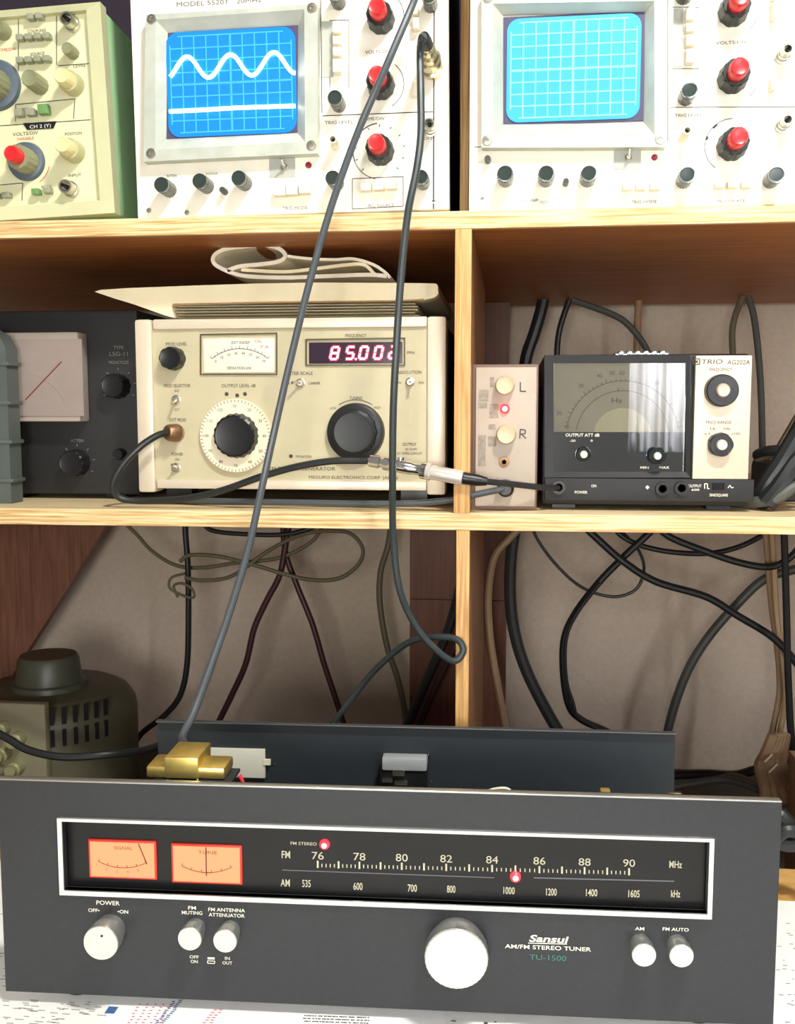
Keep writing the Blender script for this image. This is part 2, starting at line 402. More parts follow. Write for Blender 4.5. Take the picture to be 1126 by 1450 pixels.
s1 = mat('lit blue screen', (24, 116, 190), .25, emit=(18, 112, 190), es=.42)
s2 = mat('lit cyan screen', (60, 150, 205), .25, emit=(60, 165, 220), es=.42)
g1 = mat('graticule light', (60, 160, 220), .4, emit=(56, 160, 225), es=.42)
g2 = mat('graticule bright light', (120, 205, 220), .4, emit=(130, 225, 240), es=.6)
sine = []
for i in range(61):
    t = i/60; x = 241+177*t
    base = 97-9*t
    sine.append((x, base+0 - 15.5*math.sin(2*math.pi*(t*2.88) - .85) + 0))
GR = 'white oscilloscopes on the top shelf'
DM = Dev('oscilloscope', 'white oscilloscope showing a wavy and a flat trace on its blue screen', 'oscilloscope', 414, 307.5, .836, .3, zU1+.0015, roll=-.6)
scope(DM, dict(panel=(192.5, 636), z0=0, taper=(.0, .004),
    flange=[(206, 21), (450, 5), (450, 217), (203, 229)], opening=[(220, 28), (431, 13), (432, 201), (220, 212)],
    screen=[(238, 47), (422, 36), (421, 188), (236, 197)], screws=[(215, 27), (442, 11), (441, 206), (214, 217)],
    mat=s1, gmat=g1, slabel='blue lit screen with a sine trace',
    trace=[('wave_trace', sine), ('flat_trace', [(240, 158), (290, 155.5), (330, 153), (370, 151.5), (418, 150)])],
    lines=[(454, 0, 456, 160, 1.2), (456, 164, 613, 158, 1.2), (615, -5, 614, 296, 2.0), (467, 29, 494, 28, 1), (494, 28, 494, 124, 1), (467, 29, 467, 124, 1),
           (499, 253, 571, 250, 1), (499, 253, 499, 296, 1), (571, 250, 571, 292, 1), (499, 296, 571, 292, 1)],
    texts=[('MODEL 5520T   20MHz', 310, 3, 6, 120), ('VOLTS/DIV', 535, 73, 4.5, 36), ('TRIG LEVEL', 480, 173, 4.5, 40), ('TRIG MODE', 418, 294.5, 4.5, 36), ('TRIG SOURCE', 538, 291, 4.5, 40),
           ('POWER', 402, 248, 3, 14), ('FOCUS', 300, 246, 3.5, 16), ('INTEN', 243, 249, 3.5, 14), ('CH 1', 601, 93, 3.5, 12), ('CH 2', 606, 196, 3.5, 12), ('TIME/DIV', 530, 168, 4.5, 30)],
    arcs=[(538, 120, 34, -60, 50, 1), (538, 214, 38, 95, 200, 1.6), (538, 214, 38, 200, 260, 1), (538, 24, 34, -50, 50, 1)],
    ticks=[(538, 214, 33)],
    small=[(240, 269), (293, 264), (347, 260), (480, 149), (480, 4), (477, 260), (599, 259), (610, 8)], sr=10.3, mini=[(319, 272)],
    red=[(540, 29), (540, 122), (539, 215)], rr=18.5, post=[(477, 206)], bnc=[(610, 183)],
    gplate=[(382, 224, 418, 252), (457, 30, 471, 110)], tog=[(403, 237)], led=[(437, 234)],
    btn=[(391, 264, 407, 280), (408, 263, 424, 279), (426, 262, 442, 277), (474, 39, 485, 52), (474, 56, 485, 68), (474, 71, 485, 84), (474, 88, 485, 107),
         (513, 262, 527, 273), (530, 261, 545, 272), (548, 260, 563, 271), (585, 14, 594, 26), (586, 30, 595, 46), (585, 120, 593, 140)],
    holes=[(615, 285), (211, 298), (265, 301)]), 1)
DR = Dev('oscilloscope', 'white oscilloscope with an empty cyan grid screen and no trace', 'oscilloscope', 890, 299, .836, -.6, zU1)
scope(DR, dict(panel=(664, 1140), z0=0, taper=(.0, .0),
    flange=[(682, -12), (943, -14), (943, 208), (682, 209)], opening=[(698, 5), (927, 1), (927, 192), (698, 193)],
    screen=[(713, 21.5), (913, 17), (912, 174), (713, 176)], screws=[(690, 199), (935, 197), (691, -3)],
    mat=s2, gmat=g2, slabel='cyan lit screen without a trace',
    lines=[(946, -5, 946, 200, 1.2), (950, 152, 1126, 151, 1), (952, 10, 989, 10, 1), (952, 97, 989, 97, 1), (989, 10, 989, 97, 1), (672, 208, 690, 208, 1)],
    texts=[('VOLTS/DIV', 1036, 60, 4.5, 44), ('TRIG LEVEL', 975, 163, 4.5, 38), ('TRIG MODE', 912, 286, 4.5, 36), ('TRIG SOURCE', 1035, 285, 4.5, 40), ('POWER', 890, 237, 3.5, 18),
           ('ILLUM', 748, 284, 3.5, 16), ('FOCUS', 770, 286, 3.5, 14)],
    arcs=[(1036, 206, 38, 90, 235, 1), (1036, 206, 37, 125, 137, 3.5), (1036, 206, 37, 158, 166, 3.5), (1037, 112, 36, -45, -20, 1), (1038, 16, 36, -45, -20, 1)],
    ticks=[], small=[(716, 254), (773, 254), (832, 254), (971, 139), (968, 256), (1091, 256), (968, -4)], sr=11.3, mini=[(801, 260), (691, 228)],
    red=[(1038, 17), (1037, 112), (1036, 207)], rr=20.5, post=[(968, 194)], bnc=[(1108, 80), (1108, 178)],
    gplate=[(869, 208, 908, 240), (952, 12, 968, 95)], tog=[(890, 223)], led=[(927, 223)],
    btn=[(881, 260, 895, 272), (899, 260, 914, 272), (919, 260, 935, 272), (969, 16, 982, 34), (969, 38, 982, 50), (969, 54, 982, 70), (969, 74, 982, 94),
         (1010, 259, 1024, 269), (1028, 259, 1043, 269), (1047, 259, 1062, 269), (1090, 10, 1097, 32), (1088, 112, 1096, 132), (1090, -10, 1097, 4)],
    holes=[(684, 282), (1113, 284), (760, 285)]), 2)

# left green oscilloscope
DG = Dev('oscilloscope', 'pale green cased oscilloscope cut by the left edge of the top shelf', 'oscilloscope', 148, 305, .862, 1.2, None, roll=-2.6)
DG.root.location.z = DG.loc.z
hgt = .34
fz = -(DG.loc.z - zU1)
xr, zt = DG.P(148, 14); xi, zti = DG.P(128, 20); _, zbi = DG.P(127, 288)
MB().box(xr-.26, xr, .0, .40, 0, zt, .004).build('case', green, DG.root, 'pale green case')
fr = MB(); q0 = [(xr-.26, zt+.002), (xr+.001, zt+.002), (xr+.001, -.001), (xr-.26, -.001)]; q1 = [(xr-.255, zti), (xi, zti), (xi, zbi), (xr-.255, zbi)]
fr.frame(q0, q1, -.012, -.009, .001)
DG.build(fr, 'front_frame', frame_g)
MB().box(xr-.256, xi+.002, -.0022, .001, zbi-.002, zti+.002).build('front_panel', cream_g, DG.root)
for fx in (xr-.235, xr-.03): 
    for fy in (.03, .36): MB().box(fx-.01, fx+.01, fy, fy+.02, fz + (.001 if fx > xr-.1 else .0085), .001).build('foot', black, DG.root)
B0 = -.0023
ink = MB()
def dl(*a): DG.line(ink, *a, 1, B0-.0002)
dl(0, 178, 128, 169.5)
for a in ((25, 20, 80, 16), (80, 16, 80, 92), (82, 93, 126, 90), (22, 148, 106, 140), (106, 140, 104, 168), (22, 148, 22, 172), (0, 262, 32, 259), (32, 259, 31, 284), (26, 22, 26, 100)): dl(*a)
for (t, x, y, h, w) in (('COUPLING', 52, 43.5, 4, 26), ('SOURCE', 53, 76, 4, 20), ('VOLTS/DIV', 36, 189, 4.5, 36), ('POSITION', 104, 189, 4, 24), ('TRIG IN', 105, 19, 4, 22), ('LEVEL', 113, 93, 4, 18), ('MAG', 35, 154, 3, 8), ('INPUT', 106, 248, 4, 18), ('AC DC', 66, 264, 3.5, 16)):
    DG.text(ink, t, x, y, h, w, B0-.0003)
DG.build(ink, 'panel_lettering', inkd)
ink = MB(); DG.text(ink, 'VARIABLE', 36, 196, 4, 24, B0-.0003); DG.text(ink, 'TIME/DIV', 10, 70, 4, 26, B0-.0003); X, Z = DG.P(38, 229, B0); ink.arc(X, Z, 32*DG.S(38, 229), -60, -15, .0006, B0-.0003); DG.build(ink, 'red_lettering', inkr)
bd = MB(); bd.prism(DG.quad([(33, 175), (80, 172), (76, 182), (39, 184)], B0), B0-.001, B0); bd = DG.build(bd, 'channel_badge', black)
t = MB(); DG.text(t, 'CH 2 (Y)', 57, 178.5, 4.5, 30, B0-.0013); t.build('badge_lettering', inkw, bd)
bluedial = mat('blue grey dial', (86, 98, 110), .4)
gk = mat('grey green knob', (140, 142, 108), .4)
def dialknob(px, py, rdial, rk, dep, cap=None, m=gk):
    x, z = DG.P(px, py, B0); k = DG.S(px, py)
    d = MB().lathe(x, z, [(rdial*k, B0), (rdial*k*.94, B0-.004), (rdial*k*.7, B0-.006), (0, B0-.006)], seg=48).build('dial_ring', bluedial, DG.root)
    DG.knob(px, py, rk, dep, m, cap=cap, caprf=.62, cap_h=.4, fl=14, base=B0-.005)
dialknob(-4, 121, 34, 20, .022)
dialknob(38, 229, 26, 17, .030, red)
for (x, y) in ((105, 121), (106, 216)): DG.knob(x, y, 15, .027, mat('olive cream plastic', (184, 180, 136), .4), cap=creamk, caprf=.72, cap_h=.5, fl=0, base=B0)
DG.knob(57, 122, 12, .022, gk, fl=12, base=B0); DG.knob(104, 76, 8.5, .014, gk, fl=12, base=B0); DG.knob(6, 46, 11, .014, gk, fl=0, base=B0)
for (x, y) in ((106, 37), (104, 270)): DG.bnc(x, y, 10.5, .018)
def gb(x0, y0, x1, y1, m=midg, dep=.008): 
    mb = MB(); DG.box(mb, x0, y0, x1, y1, B0-dep, B0, .0008); DG.build(mb, 'push_button', m)
for i in range(4): gb(28+12.5*i, 52-.8*i, 37+12.5*i, 61-.8*i); gb(28+12.5*i, 84-.8*i, 37+12.5*i, 93-.8*i)
gb(43, 23, 52, 32); gb(55, 22, 64, 31)
gb(26, 157, 36, 168); gb(42, 156, 53, 167); gb(59, 150, 72, 165, mat('green button', (110, 150, 90), .4))
gb(50, 269, 60, 278, mat('green button', (110, 150, 90), .4)); gb(66, 267, 76, 276); gb(8, 274, 18, 282); gb(-6, 275, 4, 283)

# ------------------------------------------------------------------ FM signal generator
G = Dev('signal_generator', 'beige signal generator with red digits 85.002 and a large white dial', 'signal generator', 414, 694, .872, 0, zM1+0.0005)
gz0 = G.P(414, 694)[1]; gz1 = G.P(414, 452)[1]; gxl = G.P(195, 570)[0]; gxr = G.P(632, 570)[0]
alu = mat('cream aluminium frame', (220, 206, 182), .35, .15)
beige = mat('beige panel paint', (192, 182, 148), .5, noise=.03)
MB().box(gxl+.003, gxr-.003, .02, .33, gz0+.002, gz1-.002, .003).build('case', mat('charcoal case paint', (58, 58, 56), .6), G.root, 'dark case')
for a in ((195, 219), (605, 632)):
    mb = MB(); r0 = G.P(a[0], 570)[0]; r1 = G.P(a[1], 570)[0]; mb.box(r0, r1, -.004, .022, gz0-.003, gz1+.001, .003); G.build(mb, 'side_rail', alu)
for (y0, y1) in ((450.5, 465), (680, 693)):
    mb = MB(); z1 = G.P(414, y0)[1]; z0 = G.P(414, y1)[1]; mb.box(G.P(219, 500)[0], G.P(605, 500)[0], -.003, .02, z0, z1, .0015); G.build(mb, 'cross_rail', alu)
mb = MB(); G.box(mb, 217, 463, 607, 682, 0, .004); G.build(mb, 'front_panel', beige)
for fx in (gxl+.03, gxr-.03):
    for fy in (.02, .28): MB().box(fx-.012, fx+.012, fy, fy+.02, 0, gz0).build('foot', black, G.root)
G.knob(247, 508, 16, .014, black, fl=8)
for (x, y, dz) in ((250, 566, -.004), (250, 662, .003), (581, 541, .0), (426, 542.5, 0)):
    G.toggle(x, y, 6.5, -.005 if dz == 0 and x == 426 else (.003 if dz == 0 else 0), dz)
# meter
m = MB(); m.frame(G.quad([(284, 473), (393, 471), (393, 531), (284, 531)]), G.quad([(285.5, 475), (391.5, 473), (391.5, 529.5), (285.5, 529.5)]), -.0015, -.0015, 0)
mt = G.build(m, 'meter_frame', mat('dark olive trim', (84, 70, 40), .4))
m = MB(); m.box(*(lambda r: (r[0], r[1], -.0012, 0, r[2], r[3]))(G.rect(289, 479, 389, 528)), .0004); mf = G.build(m, 'meter_face', mat('meter card', (226, 220, 200), .5))
mx, mz = G.P(341, 560); k = G.S(341, 540)
i1 = MB(); i1.arc(mx, mz, 64*k, 52, 128, .0005, -.0015)
for i in range(17):
    t = R(52+76*i/16); r0 = 64*k; r1 = (68 if i % 2 == 0 else 66)*k; i1.line(mx+r0*math.cos(t), mz+r0*math.sin(t), mx+r1*math.cos(t), mz+r1*math.sin(t), .0004, -.0015)
for i in range(8): t = R(126-72*i/7); i1.text(str(i*10), mx+58*k*math.cos(t), mz+58*k*math.sin(t), 3.4*k, -.0015)
G.text(i1, 'EXT INDEP', 341, 485, 4, 26, -.0015); G.text(i1, 'DEVIATION kHz', 339, 521, 4, 34, -.0015); i1.build('scale_print', inkd, mf)
i2 = MB(); G.text(i2, 'CAL', 366, 483, 4, 10, -.0015); G.text(i2, '7.5', 374, 491, 3.5, 12, -.0015); i2.build('red_print', inkr, mf)
# big dial
x, z = G.P(335, 617); k = G.S(335, 617)
dk = MB().lathe(x, z, [(51*k, 0), (51*k, -.003), (50*k, -.0042), (0, -.0042)], seg=64).build('dial_disc', mat('ivory dial', (240, 228, 196), .4), G.root)
ii = MB()
for i in range(60):
    t = R(6*i); ii.line(x+46*k*math.cos(t), z+46*k*math.sin(t), x+(49.5 if i % 5 else 50)*k*math.cos(t), z+(49.5)*k*math.sin(t), .0005, -.0045)
for i in range(12): t = R(90-30*i); ii.text(str((i*10+10) % 130), x+41*k*math.cos(t), z+41*k*math.sin(t), 4*k, -.0045)
ii.build('dial_print', inkd, dk)
G.knob(335, 617, 31, .009, black, fl=20, base=-.004)
G.knob(504, 612, 41, .013, mat('satin black knob', (34, 36, 36), .42), cap=mat('satin black knob', (34, 36, 36), .42), caprf=.78, cap_h=.45, fl=0)
# display
m = MB(); m.frame(G.quad([(433, 480), (574, 478), (574, 518), (433, 518)]), G.quad([(435, 482), (572.5, 480), (572.5, 516.5), (435, 516.5)]), -.0015, -.0015, 0); G.build(m, 'display_frame', mat('dark olive trim', (84, 70, 40), .4))
m = MB(); r = G.rect(438, 484, 570, 515); m.box(r[0], r[1], -.0008, 0, r[2], r[3]); dp = G.build(m, 'display_window', mat('dark violet filter', (52, 38, 52), .15))
SEG = {'a': (0, 1, 1, 1), 'b': (1, .5, 1, 1), 'c': (1, 0, 1, .5), 'd': (0, 0, 1, 0), 'e': (0, 0, 0, .5), 'f': (0, .5, 0, 1), 'g': (0, .5, 1, .5)}
CH = {'8': 'abcdefg', '5': 'afgcd', '0': 'abcdef', '2': 'abged'}
glow = mat('red digit glow', (255, 30, 70), .4, emit=(255, 20, 70), es=1.6); core = mat('red digit light', (255, 200, 210), .4, emit=(255, 190, 205), es=5)
for (ch, cx) in (('8', 474), ('5', 496), ('0', 515), ('0', 536), ('2', 557)):
    a = MB(); b = MB(); W, Hh = 10, 17
    for sg in CH[ch]:
        q = SEG[sg]; f = lambda u, v: (cx-W/2+u*W+(v-.5)*3.5, 508.5-v*Hh-.012*(cx-474))
        p0 = f(q[0], q[1]); p1 = f(q[2], q[3])
        G.line(a, *p0, *p1, 4.6, -.0012); 
        e = .1; p0, p1 = (p0[0]+(p1[0]-p0[0])*e, p0[1]+(p1[1]-p0[1])*e), (p1[0]-(p1[0]-p0[0])*e, p1[1]-(p1[1]-p0[1])*e)
        G.line(b, *p0, *p1, 2.4, -.0016)
    if ch == '5': G.line(a, 502.5, 508.5, 505.5, 508.5, 4, -.0012); G.line(b, 503, 508.5, 505, 508.5, 2, -.0016)
    dg_ = a.build('digit', glow, dp, 'lit red digit'); b.build('digit', core, dp)
ink = MB()
for (t, x, y, h, w) in (('MOD LEVEL', 250, 487, 4.5, 30), ('MOD SELECTOR', 251, 546, 4.5, 37), ('INT', 251, 553.5, 3.5, 7), ('EXT', 251, 580, 3.5, 7), ('EXT MOD', 252, 594.5, 4.5, 23), ('POWER', 251, 643, 4.5, 16), ('ON', 251, 650.5, 3.5, 6),
        ('OUTPUT LEVEL dB', 338, 546, 4.5, 48), ('METER SCALE', 424, 528.5, 4.5, 38), ('x1', 410, 542.5, 3.5, 5), ('CARRIER', 445, 542.5, 3.5, 17), ('FREQUENCY', 504, 475, 4.5, 30), ('MHz', 582, 499, 4, 11), ('RESOLUTION', 580, 527, 4.5, 34),
        ('kHz', 565, 541.5, 3.5, 7), ('kHz', 597, 541.5, 3.5, 7), ('TUNING', 504, 563.5, 4.5, 18), ('LOW', 472, 578, 3.5, 9), ('HIGH', 534, 577, 3.5, 9), ('OUTPUT', 580, 629, 4.5, 20), ('50 OHM', 582, 636, 3.5, 16), ('AT OPEN CIRCUIT', 580, 642, 3.5, 36),
        ('DEVIATION', 430, 646.5, 3.5, 22), ('FM SIGNAL GENERATOR', 428, 663.5, 5, 94), ('MEGURO ELECTRONICS CORP. JAPAN', 500, 676, 4.2, 126)):
    G.text(ink, t, x, y, h, w)
x, z = G.P(412, 646); ink.lathe(x, z, [(.0018, 0), (.0018, -.0003), (0, -.0003)], seg=12)
for (xx, yy) in ((321, 558), (336, 560), (347, 558)):
    x, z = G.P(xx, yy); ink.lathe(x, z, [(.0018, 0), (.0018, -.0003), (0, -.0003)], seg=12)
x, z = G.P(504, 612); ink.arc(x, z, 45*G.S(504, 612), 58, 122, .0005, -.0004)
G.build(ink, 'panel_lettering', inkd)
G.bnc(249, 613, 10, .012, brass_d)

# papers
E = Dev('envelope', 'large manila envelope lying flat across the beige signal generator with its left end overhanging', 'envelope', 414, 428, .885, 0)
def pp(D, pts, d=0): return [D.P(x, y, d) for x, y in pts]
zoff = 0
mb = MB(); mb.prism(pp(E, [(134, 413), (142, 410.5), (180, 408), (270, 404.5), (360, 401.5), (450, 400), (540, 400.5), (600, 401), (617, 401.5), (620, 404), (621, 416), (616, 421), (600, 424.5), (500, 427), (400, 428), (300, 430.5), (243, 432), (246, 450), (232, 446), (190, 431), (160, 422)]), 0, .22)
E.build(mb, 'envelope_body', paper)
mb = MB(); mb.tube([E.P3(x, y, -.0006) for x, y in ((245, 431), (400, 428), (560, 426), (600, 424))], .0006, 6); E.build(mb, 'flap_crease', mat('brown crease', (170, 130, 80), .8))
def sheets(label, y0, y1, xa, xb, m, d0):
    D2 = Dev('paper_stack', label, 'papers', 420, y1, .885+d0, 0); mb = MB(); n = 5
    for i in range(n):
        ya = y0+(y1-y0)*i/n; yb = y0+(y1-y0)*(i+1)/n-.35
        a = D2.P(xa+random.uniform(-3, 3), yb); b = D2.P(xb+random.uniform(-6, 4), ya); mb.box(a[0], b[0], random.uniform(0, .004), .2, a[1], b[1])
    D2.build(mb, 'sheets', m)
sheets('stack of cream papers between the envelope and the beige signal generator', 429.5, 450.5, 252, 592, paperw, .001)
N = Dev('folded_newspaper', 'loosely folded cream newspaper with a rolled left end on top of the envelope', 'newspaper', 420, 395, .90, 0)
def sheet(path, th, d0=0, d1=.17, wob=.0):
    pts = [Vector((*N.P(x, y),)) for x, y in path]
    # catmull
    Q = [2*pts[0]-pts[1]]+pts+[2*pts[-1]-pts[-2]]; out = []
    for i in range(1, len(Q)-2):
        a, b, c, d = Q[i-1:i+3]
        for k in range(5):
            t = k/5; out.append(.5*((2*b)+(c-a)*t+(2*a-5*b+4*c-d)*t*t+(3*b-a-3*c+d)*t**3))
    out.append(pts[-1]); mb = MB(); rows = []
    ny = 6
    for j in range(ny):
        y = d0+(d1-d0)*j/(ny-1); up = []; dn = []
        for i, p in enumerate(out):
            t = (out[min(i+1, len(out)-1)]-out[max(i-1, 0)]).normalized(); n = Vector((-t.y, t.x))*th/2
            w = Vector((math.sin(i*.7+j)*wob, math.cos(i*.5+j*1.3)*wob)) if j else Vector((0, 0))
            up.append(mb.bm.verts.new((p.x+n.x+w.x, y, p.y+n.y+w.y))); dn.append(mb.bm.verts.new((p.x-n.x+w.x, y, p.y-n.y+w.y)))
        rows.append(up+dn[::-1])
    mb._skin(rows); return mb
N.build(sheet([(548, 391), (520, 389), (450, 391.5), (400, 393), (350, 391), (325, 385), (304, 374), (303, 362), (318, 353), (345, 349), (375, 347), (395, 352), (404, 362), (395, 370), (370, 374), (340, 377), (322, 383)], .0035, wob=.0006), 'outer_fold', paperw)
N.build(sheet([(404, 362), (440, 366), (475, 367), (500, 366), (528, 374), (546, 386), (552, 393)], .0025, .002, .16, .0006), 'middle_fold', paperw)
N.build(sheet([(340, 381), (400, 384), (450, 379), (490, 374), (515, 374), (530, 388)], .003, .004, .15, .0006), 'inner_fold', paper)

# ------------------------------------------------------------------ L/R box
B = Dev('adapter_box', 'small greyish metal box with drawn letters L and R, beside the plywood divider', 'audio box', 716, 719, .862, 0, zM1+.0003)
bm_ = mat('pinkish grey metal', (178, 164, 148), .5, .1, noise=.05, nscale=30); brd = mat('brownish grey edge', (120, 96, 86), .5, .2)
x0, z1 = B.P(669, 516); x1, _ = B.P(763, 517); MB().box(x0, x1, .001, .13, 0, z1, .001).build('case', brd, B.root)
m = MB(); B.box(m, 673, 520, 760, 716, -.0012, .002, .0005); B.build(m, 'front_plate', bm_)
bb = -.0013
B.knob(715, 546, 14, .012, mat('bone knob', (206, 190, 156), .4), fl=0, base=bb, point=-70); B.knob(717, 615, 14.5, .012, mat('bone knob', (206, 190, 156), .4), fl=0, base=bb, point=100)
B.led(715, 579, 7, base=bb); x, z = B.P(714, 654, bb); MB().lathe(x, z, [(.0048, bb), (.0046, bb-.001), (.002, bb-.0014), (.0018, bb), (0, bb)], seg=18).build('jack_socket', brass_d, B.root)
x, z = B.P(716, 691, bb); MB().lathe(x, z, [(.0075, bb), (.007, bb-.012), (.005, bb-.014), (0, bb-.014)], seg=20).build('plug', black, B.root)
t = MB(); 
for seg in (((737, 541), (737, 554)), ((737, 554), (745, 554)), ((737, 608), (736, 621)), ((737, 608), (744, 609)), ((744, 609), (744, 614)), ((744, 614), (737, 615)), ((739, 615), (745, 621))): B.line(t, *seg[0], *seg[1], 1.6, bb-.0003)
B.build(t, 'drawn_letters', inkd)
t = MB()
for (a, b_, c, d) in ((678, 552, 692, 568), (677, 570, 690, 578), (693, 572, 706, 592), (691, 618, 703, 632), (677, 616, 688, 660), (694, 534, 700, 548), (692, 601, 702, 608)): 
    r = B.rect(a, b_, c, d, bb); t.box(r[0], r[1], bb-.0002, bb, r[2], r[3])
B.build(t, 'tape_residue', mat('grey tape residue', (150, 140, 126), .7, noise=.2, nscale=300))

# ------------------------------------------------------------------ AG202A oscillator
A = Dev('audio_oscillator', 'black audio oscillator with a wide meter window and pale metal panel', 'oscillator', 918, 712, .868, 0, zM1+.0003)
ax0, az1 = A.P(770, 502); ax1, _ = A.P(1066, 502)
MB().box(ax0, ax1, .004, .20, .004, az1, .004).build('case', black, A.root)
for fx in (ax0+.02, ax1-.02): MB().box(fx-.01, fx+.01, .02, .05, 0, .005).build('foot', black, A.root)
m = MB(); m.frame(A.quad([(771, 503), (977, 503), (977, 676), (771, 676)]), A.quad([(784, 514), (971, 514), (971, 668), (784, 668)]), -.002, .0, .006); A.build(m, 'front_frame', blackm)
m = MB(); A.box(m, 771, 678, 1065, 707, -.003, .006, .001); A.build(m, 'lower_strip', blackm)
m = MB(); A.box(m, 781, 511, 974, 612, .0036, .0050); mf = A.build(m, 'meter_card', mat('sand meter card', (204, 196, 164), .6, noise=.02))
m = MB(); A.box(m, 781, 612, 974, 671, .0030, .0050); A.build(m, 'dark_apron', blackg)
x, z = A.P(881, 618, .003); k = A.S(881, 618); pts = [(x+41*k*math.cos(R(a)), z+41*k*math.sin(R(a))) for a in range(9, 172, 6)]
m = MB(); m.prism(pts, .0026, .0036); m.build('frequency_dial', mat('pale dial', (238, 230, 182), .5), mf)
i1 = MB()
for r_, a0, a1 in ((80, 8, 172), (66, 8, 172)): i1.arc(x, z, r_*k, a0, a1, .0005, .0032, 30)
for i in range(34):
    t = R(10+i*4.85); r0 = 80; r1 = 86 if i % 5 == 0 else 83; i1.line(x+r0*k*math.cos(t), z+r0*k*math.sin(t), x+r1*k*math.cos(t), z+r1*k*math.sin(t), .0005, .0032)
for (s_, px_, py_) in (('20', 792, 585), ('10', 803, 604), ('30', 823, 546), ('40', 849, 532), ('50', 867, 528), ('60', 881, 528), ('80', 930, 542), ('f', 876, 552)): A.text(i1, s_, px_, py_, 5.5, None, .0032)
A.text(i1, 'Hz', 874, 567, 7, 15, .0032); i1.build('scale_print', mat('grey ink', (110, 104, 90), .7), mf)
m = MB(); A.box(m, 783, 513, 972, 669, .0002, .0012); A.build(m, 'window_glass', glass('clear cover glass', (250, 250, 250), 2.4))
m = MB(); A.box(m, 978, 504, 1062, 677, -.003, .006, .0006); A.build(m, 'metal_panel', mat('brushed pale aluminium', (216, 202, 178), .42, .2, noise=.03, nscale=200))
kb = -.003
A.knob(1021, 553, 24, .012, black, cap=mat('pinkish ivory cap', (222, 190, 170), .3), caprf=.42, cap_h=.3, fl=0, base=kb)
A.knob(1019, 629.5, 17.5, .013, black, cap=mat('ivory cap', (246, 234, 206), .3), caprf=.44, cap_h=.3, fl=5, base=kb)
A.knob(826, 643, 11, .010, blackg, cap=mat('ivory cap', (246, 234, 206), .3), caprf=.5, cap_h=.3, fl=0, base=-.0001)
A.knob(929, 645, 13, .012, blackg, cap=mat('ivory cap', (246, 234, 206), .3), caprf=.42, cap_h=.3, fl=6, base=-.0001)
t = MB()
for a in (('TRIO', 1008, 512, 6.5, 30, .15), ('AG202A', 1046, 513, 6.5, 32, .1), ('FREQUENCY', 1021, 523, 4.5, 32, 0), ('FREQ RANGE', 1018, 598, 4.5, 36, 0), ('1k', 1010, 607, 3.5, 8, 0), ('10k', 1030, 607, 3.5, 10, 0), ('x100', 1042, 614, 3.5, 13, 0), ('x1', 1001, 614, 3.5, 8, 0)):
    A.text(t, a[0], a[1], a[2], a[3], a[4], -.0033, a[5], 0)
for q in ((982, 508, 991, 508), (991, 508, 991, 516), (982, 516, 991, 516), (982, 508, 982, 516), (984, 514, 989, 510), (984, 510, 989, 514)): A.line(t, *q, 1.4, -.0033)
A.build(t, 'panel_lettering', inkd)
t = MB()
for a in (('OUTPUT ATT dB', 825, 616, 4.5, 48, -.0005), ('-20', 811, 624, 3, 8, -.0005), ('0', 838, 624, 3, 3, -.0005), ('POWER', 823, 697, 4, 18, -.0033), ('ON', 841, 688, 4, 7, -.0033), ('MIN', 913, 662, 3.5, 12, -.0005), ('MAX', 941, 662, 3.5, 14, -.0005), ('OUTPUT', 984, 688, 4, 19, -.0033), ('600', 985, 693.5, 3, 11, -.0033), ('SINE/SQUARE', 1018, 701, 4, 26, -.0033)):
    A.text(t, *a[:5], a[5], 0, .01)
for (a0, b0, a1, b1) in ((998, 692, 998, 685), (998, 685, 1002, 685), (1002, 685, 1002, 692), (1002, 692, 1005, 692), (1031, 691, 1034, 687), (1034, 687, 1036, 691), (1036, 691, 1039, 690)): A.line(t, a0, b0, a1, b1, 1.2, -.0033)
x, z = A.P(917, 690, -.0033); t.lathe(x, z, [(.0018, -.003), (.0018, -.0034), (0, -.0034)], seg=4)
A.build(t, 'white_lettering', inkw)
m = MB(); A.box(m, 1009, 684, 1026, 693, -.0045, -.003, .0004); A.build(m, 'slide_switch', holem)
for (px, py) in ((791, 690), (938, 692), (965, 691)):
    x, z = A.P(px, py, kb); MB().lathe(x, z, [(.0062, kb), (.006, kb-.003), (.0035, kb-.003), (.003, kb), (0, kb)], seg=18).build('jack_socket', black, A.root)
# carry handle on top: chrome clip
m = MB(); c = A.P(914, 500)[0]
for i in range(6): m.box(c-.020+i*.007, c-.0155+i*.007, .02, .05, az1, az1+.004, .001)
m.box(c-.023, c+.023, .022, .048, az1-.0005, az1+.0025, .001); A.build(m, 'carry_clip', chrome)

# ------------------------------------------------------------------ black meter box on left
K = Dev('signal_generator', 'dark signal generator with a square clear meter in the shade left of the beige one', 'signal generator', 110, 702, .93, 0, zM1+.0003)
kx0 = K.P(-30, 600)[0]; kx1, kz1 = K.P(194, 438)
MB().box(kx0, kx1, 0, .28, .004, kz1, .004).build('case', mat('shaded black paint', (34, 34, 34), .55, noise=.05), K.root)
for fx in (kx0+.03, kx1-.03): MB().box(fx-.01, fx+.01, .01, .04, 0, .005).build('foot', black, K.root)
q = K.rect(15, 472, 124, 597)
mh = MB().box(q[0], q[1], -.022, 0, q[2], q[3], .003).build('meter_housing', mat('milky clear plastic', (170, 158, 146), .25), K.root)
a = K.rect(22, 480, 116, 589, -.0225); MB().box(a[0], a[1], -.0232, -.0215, a[2], a[3]).build('meter_card', mat('shade darkened meter card', (150, 136, 128), .6, noise=.04), mh)  # card colour darkened to carry the shade this meter stands in
t = MB(); K.line(t, 36, 566, 87, 512, 1.6, -.0236); t.build('needle', mat('brown red needle', (120, 50, 60), .5), mh)
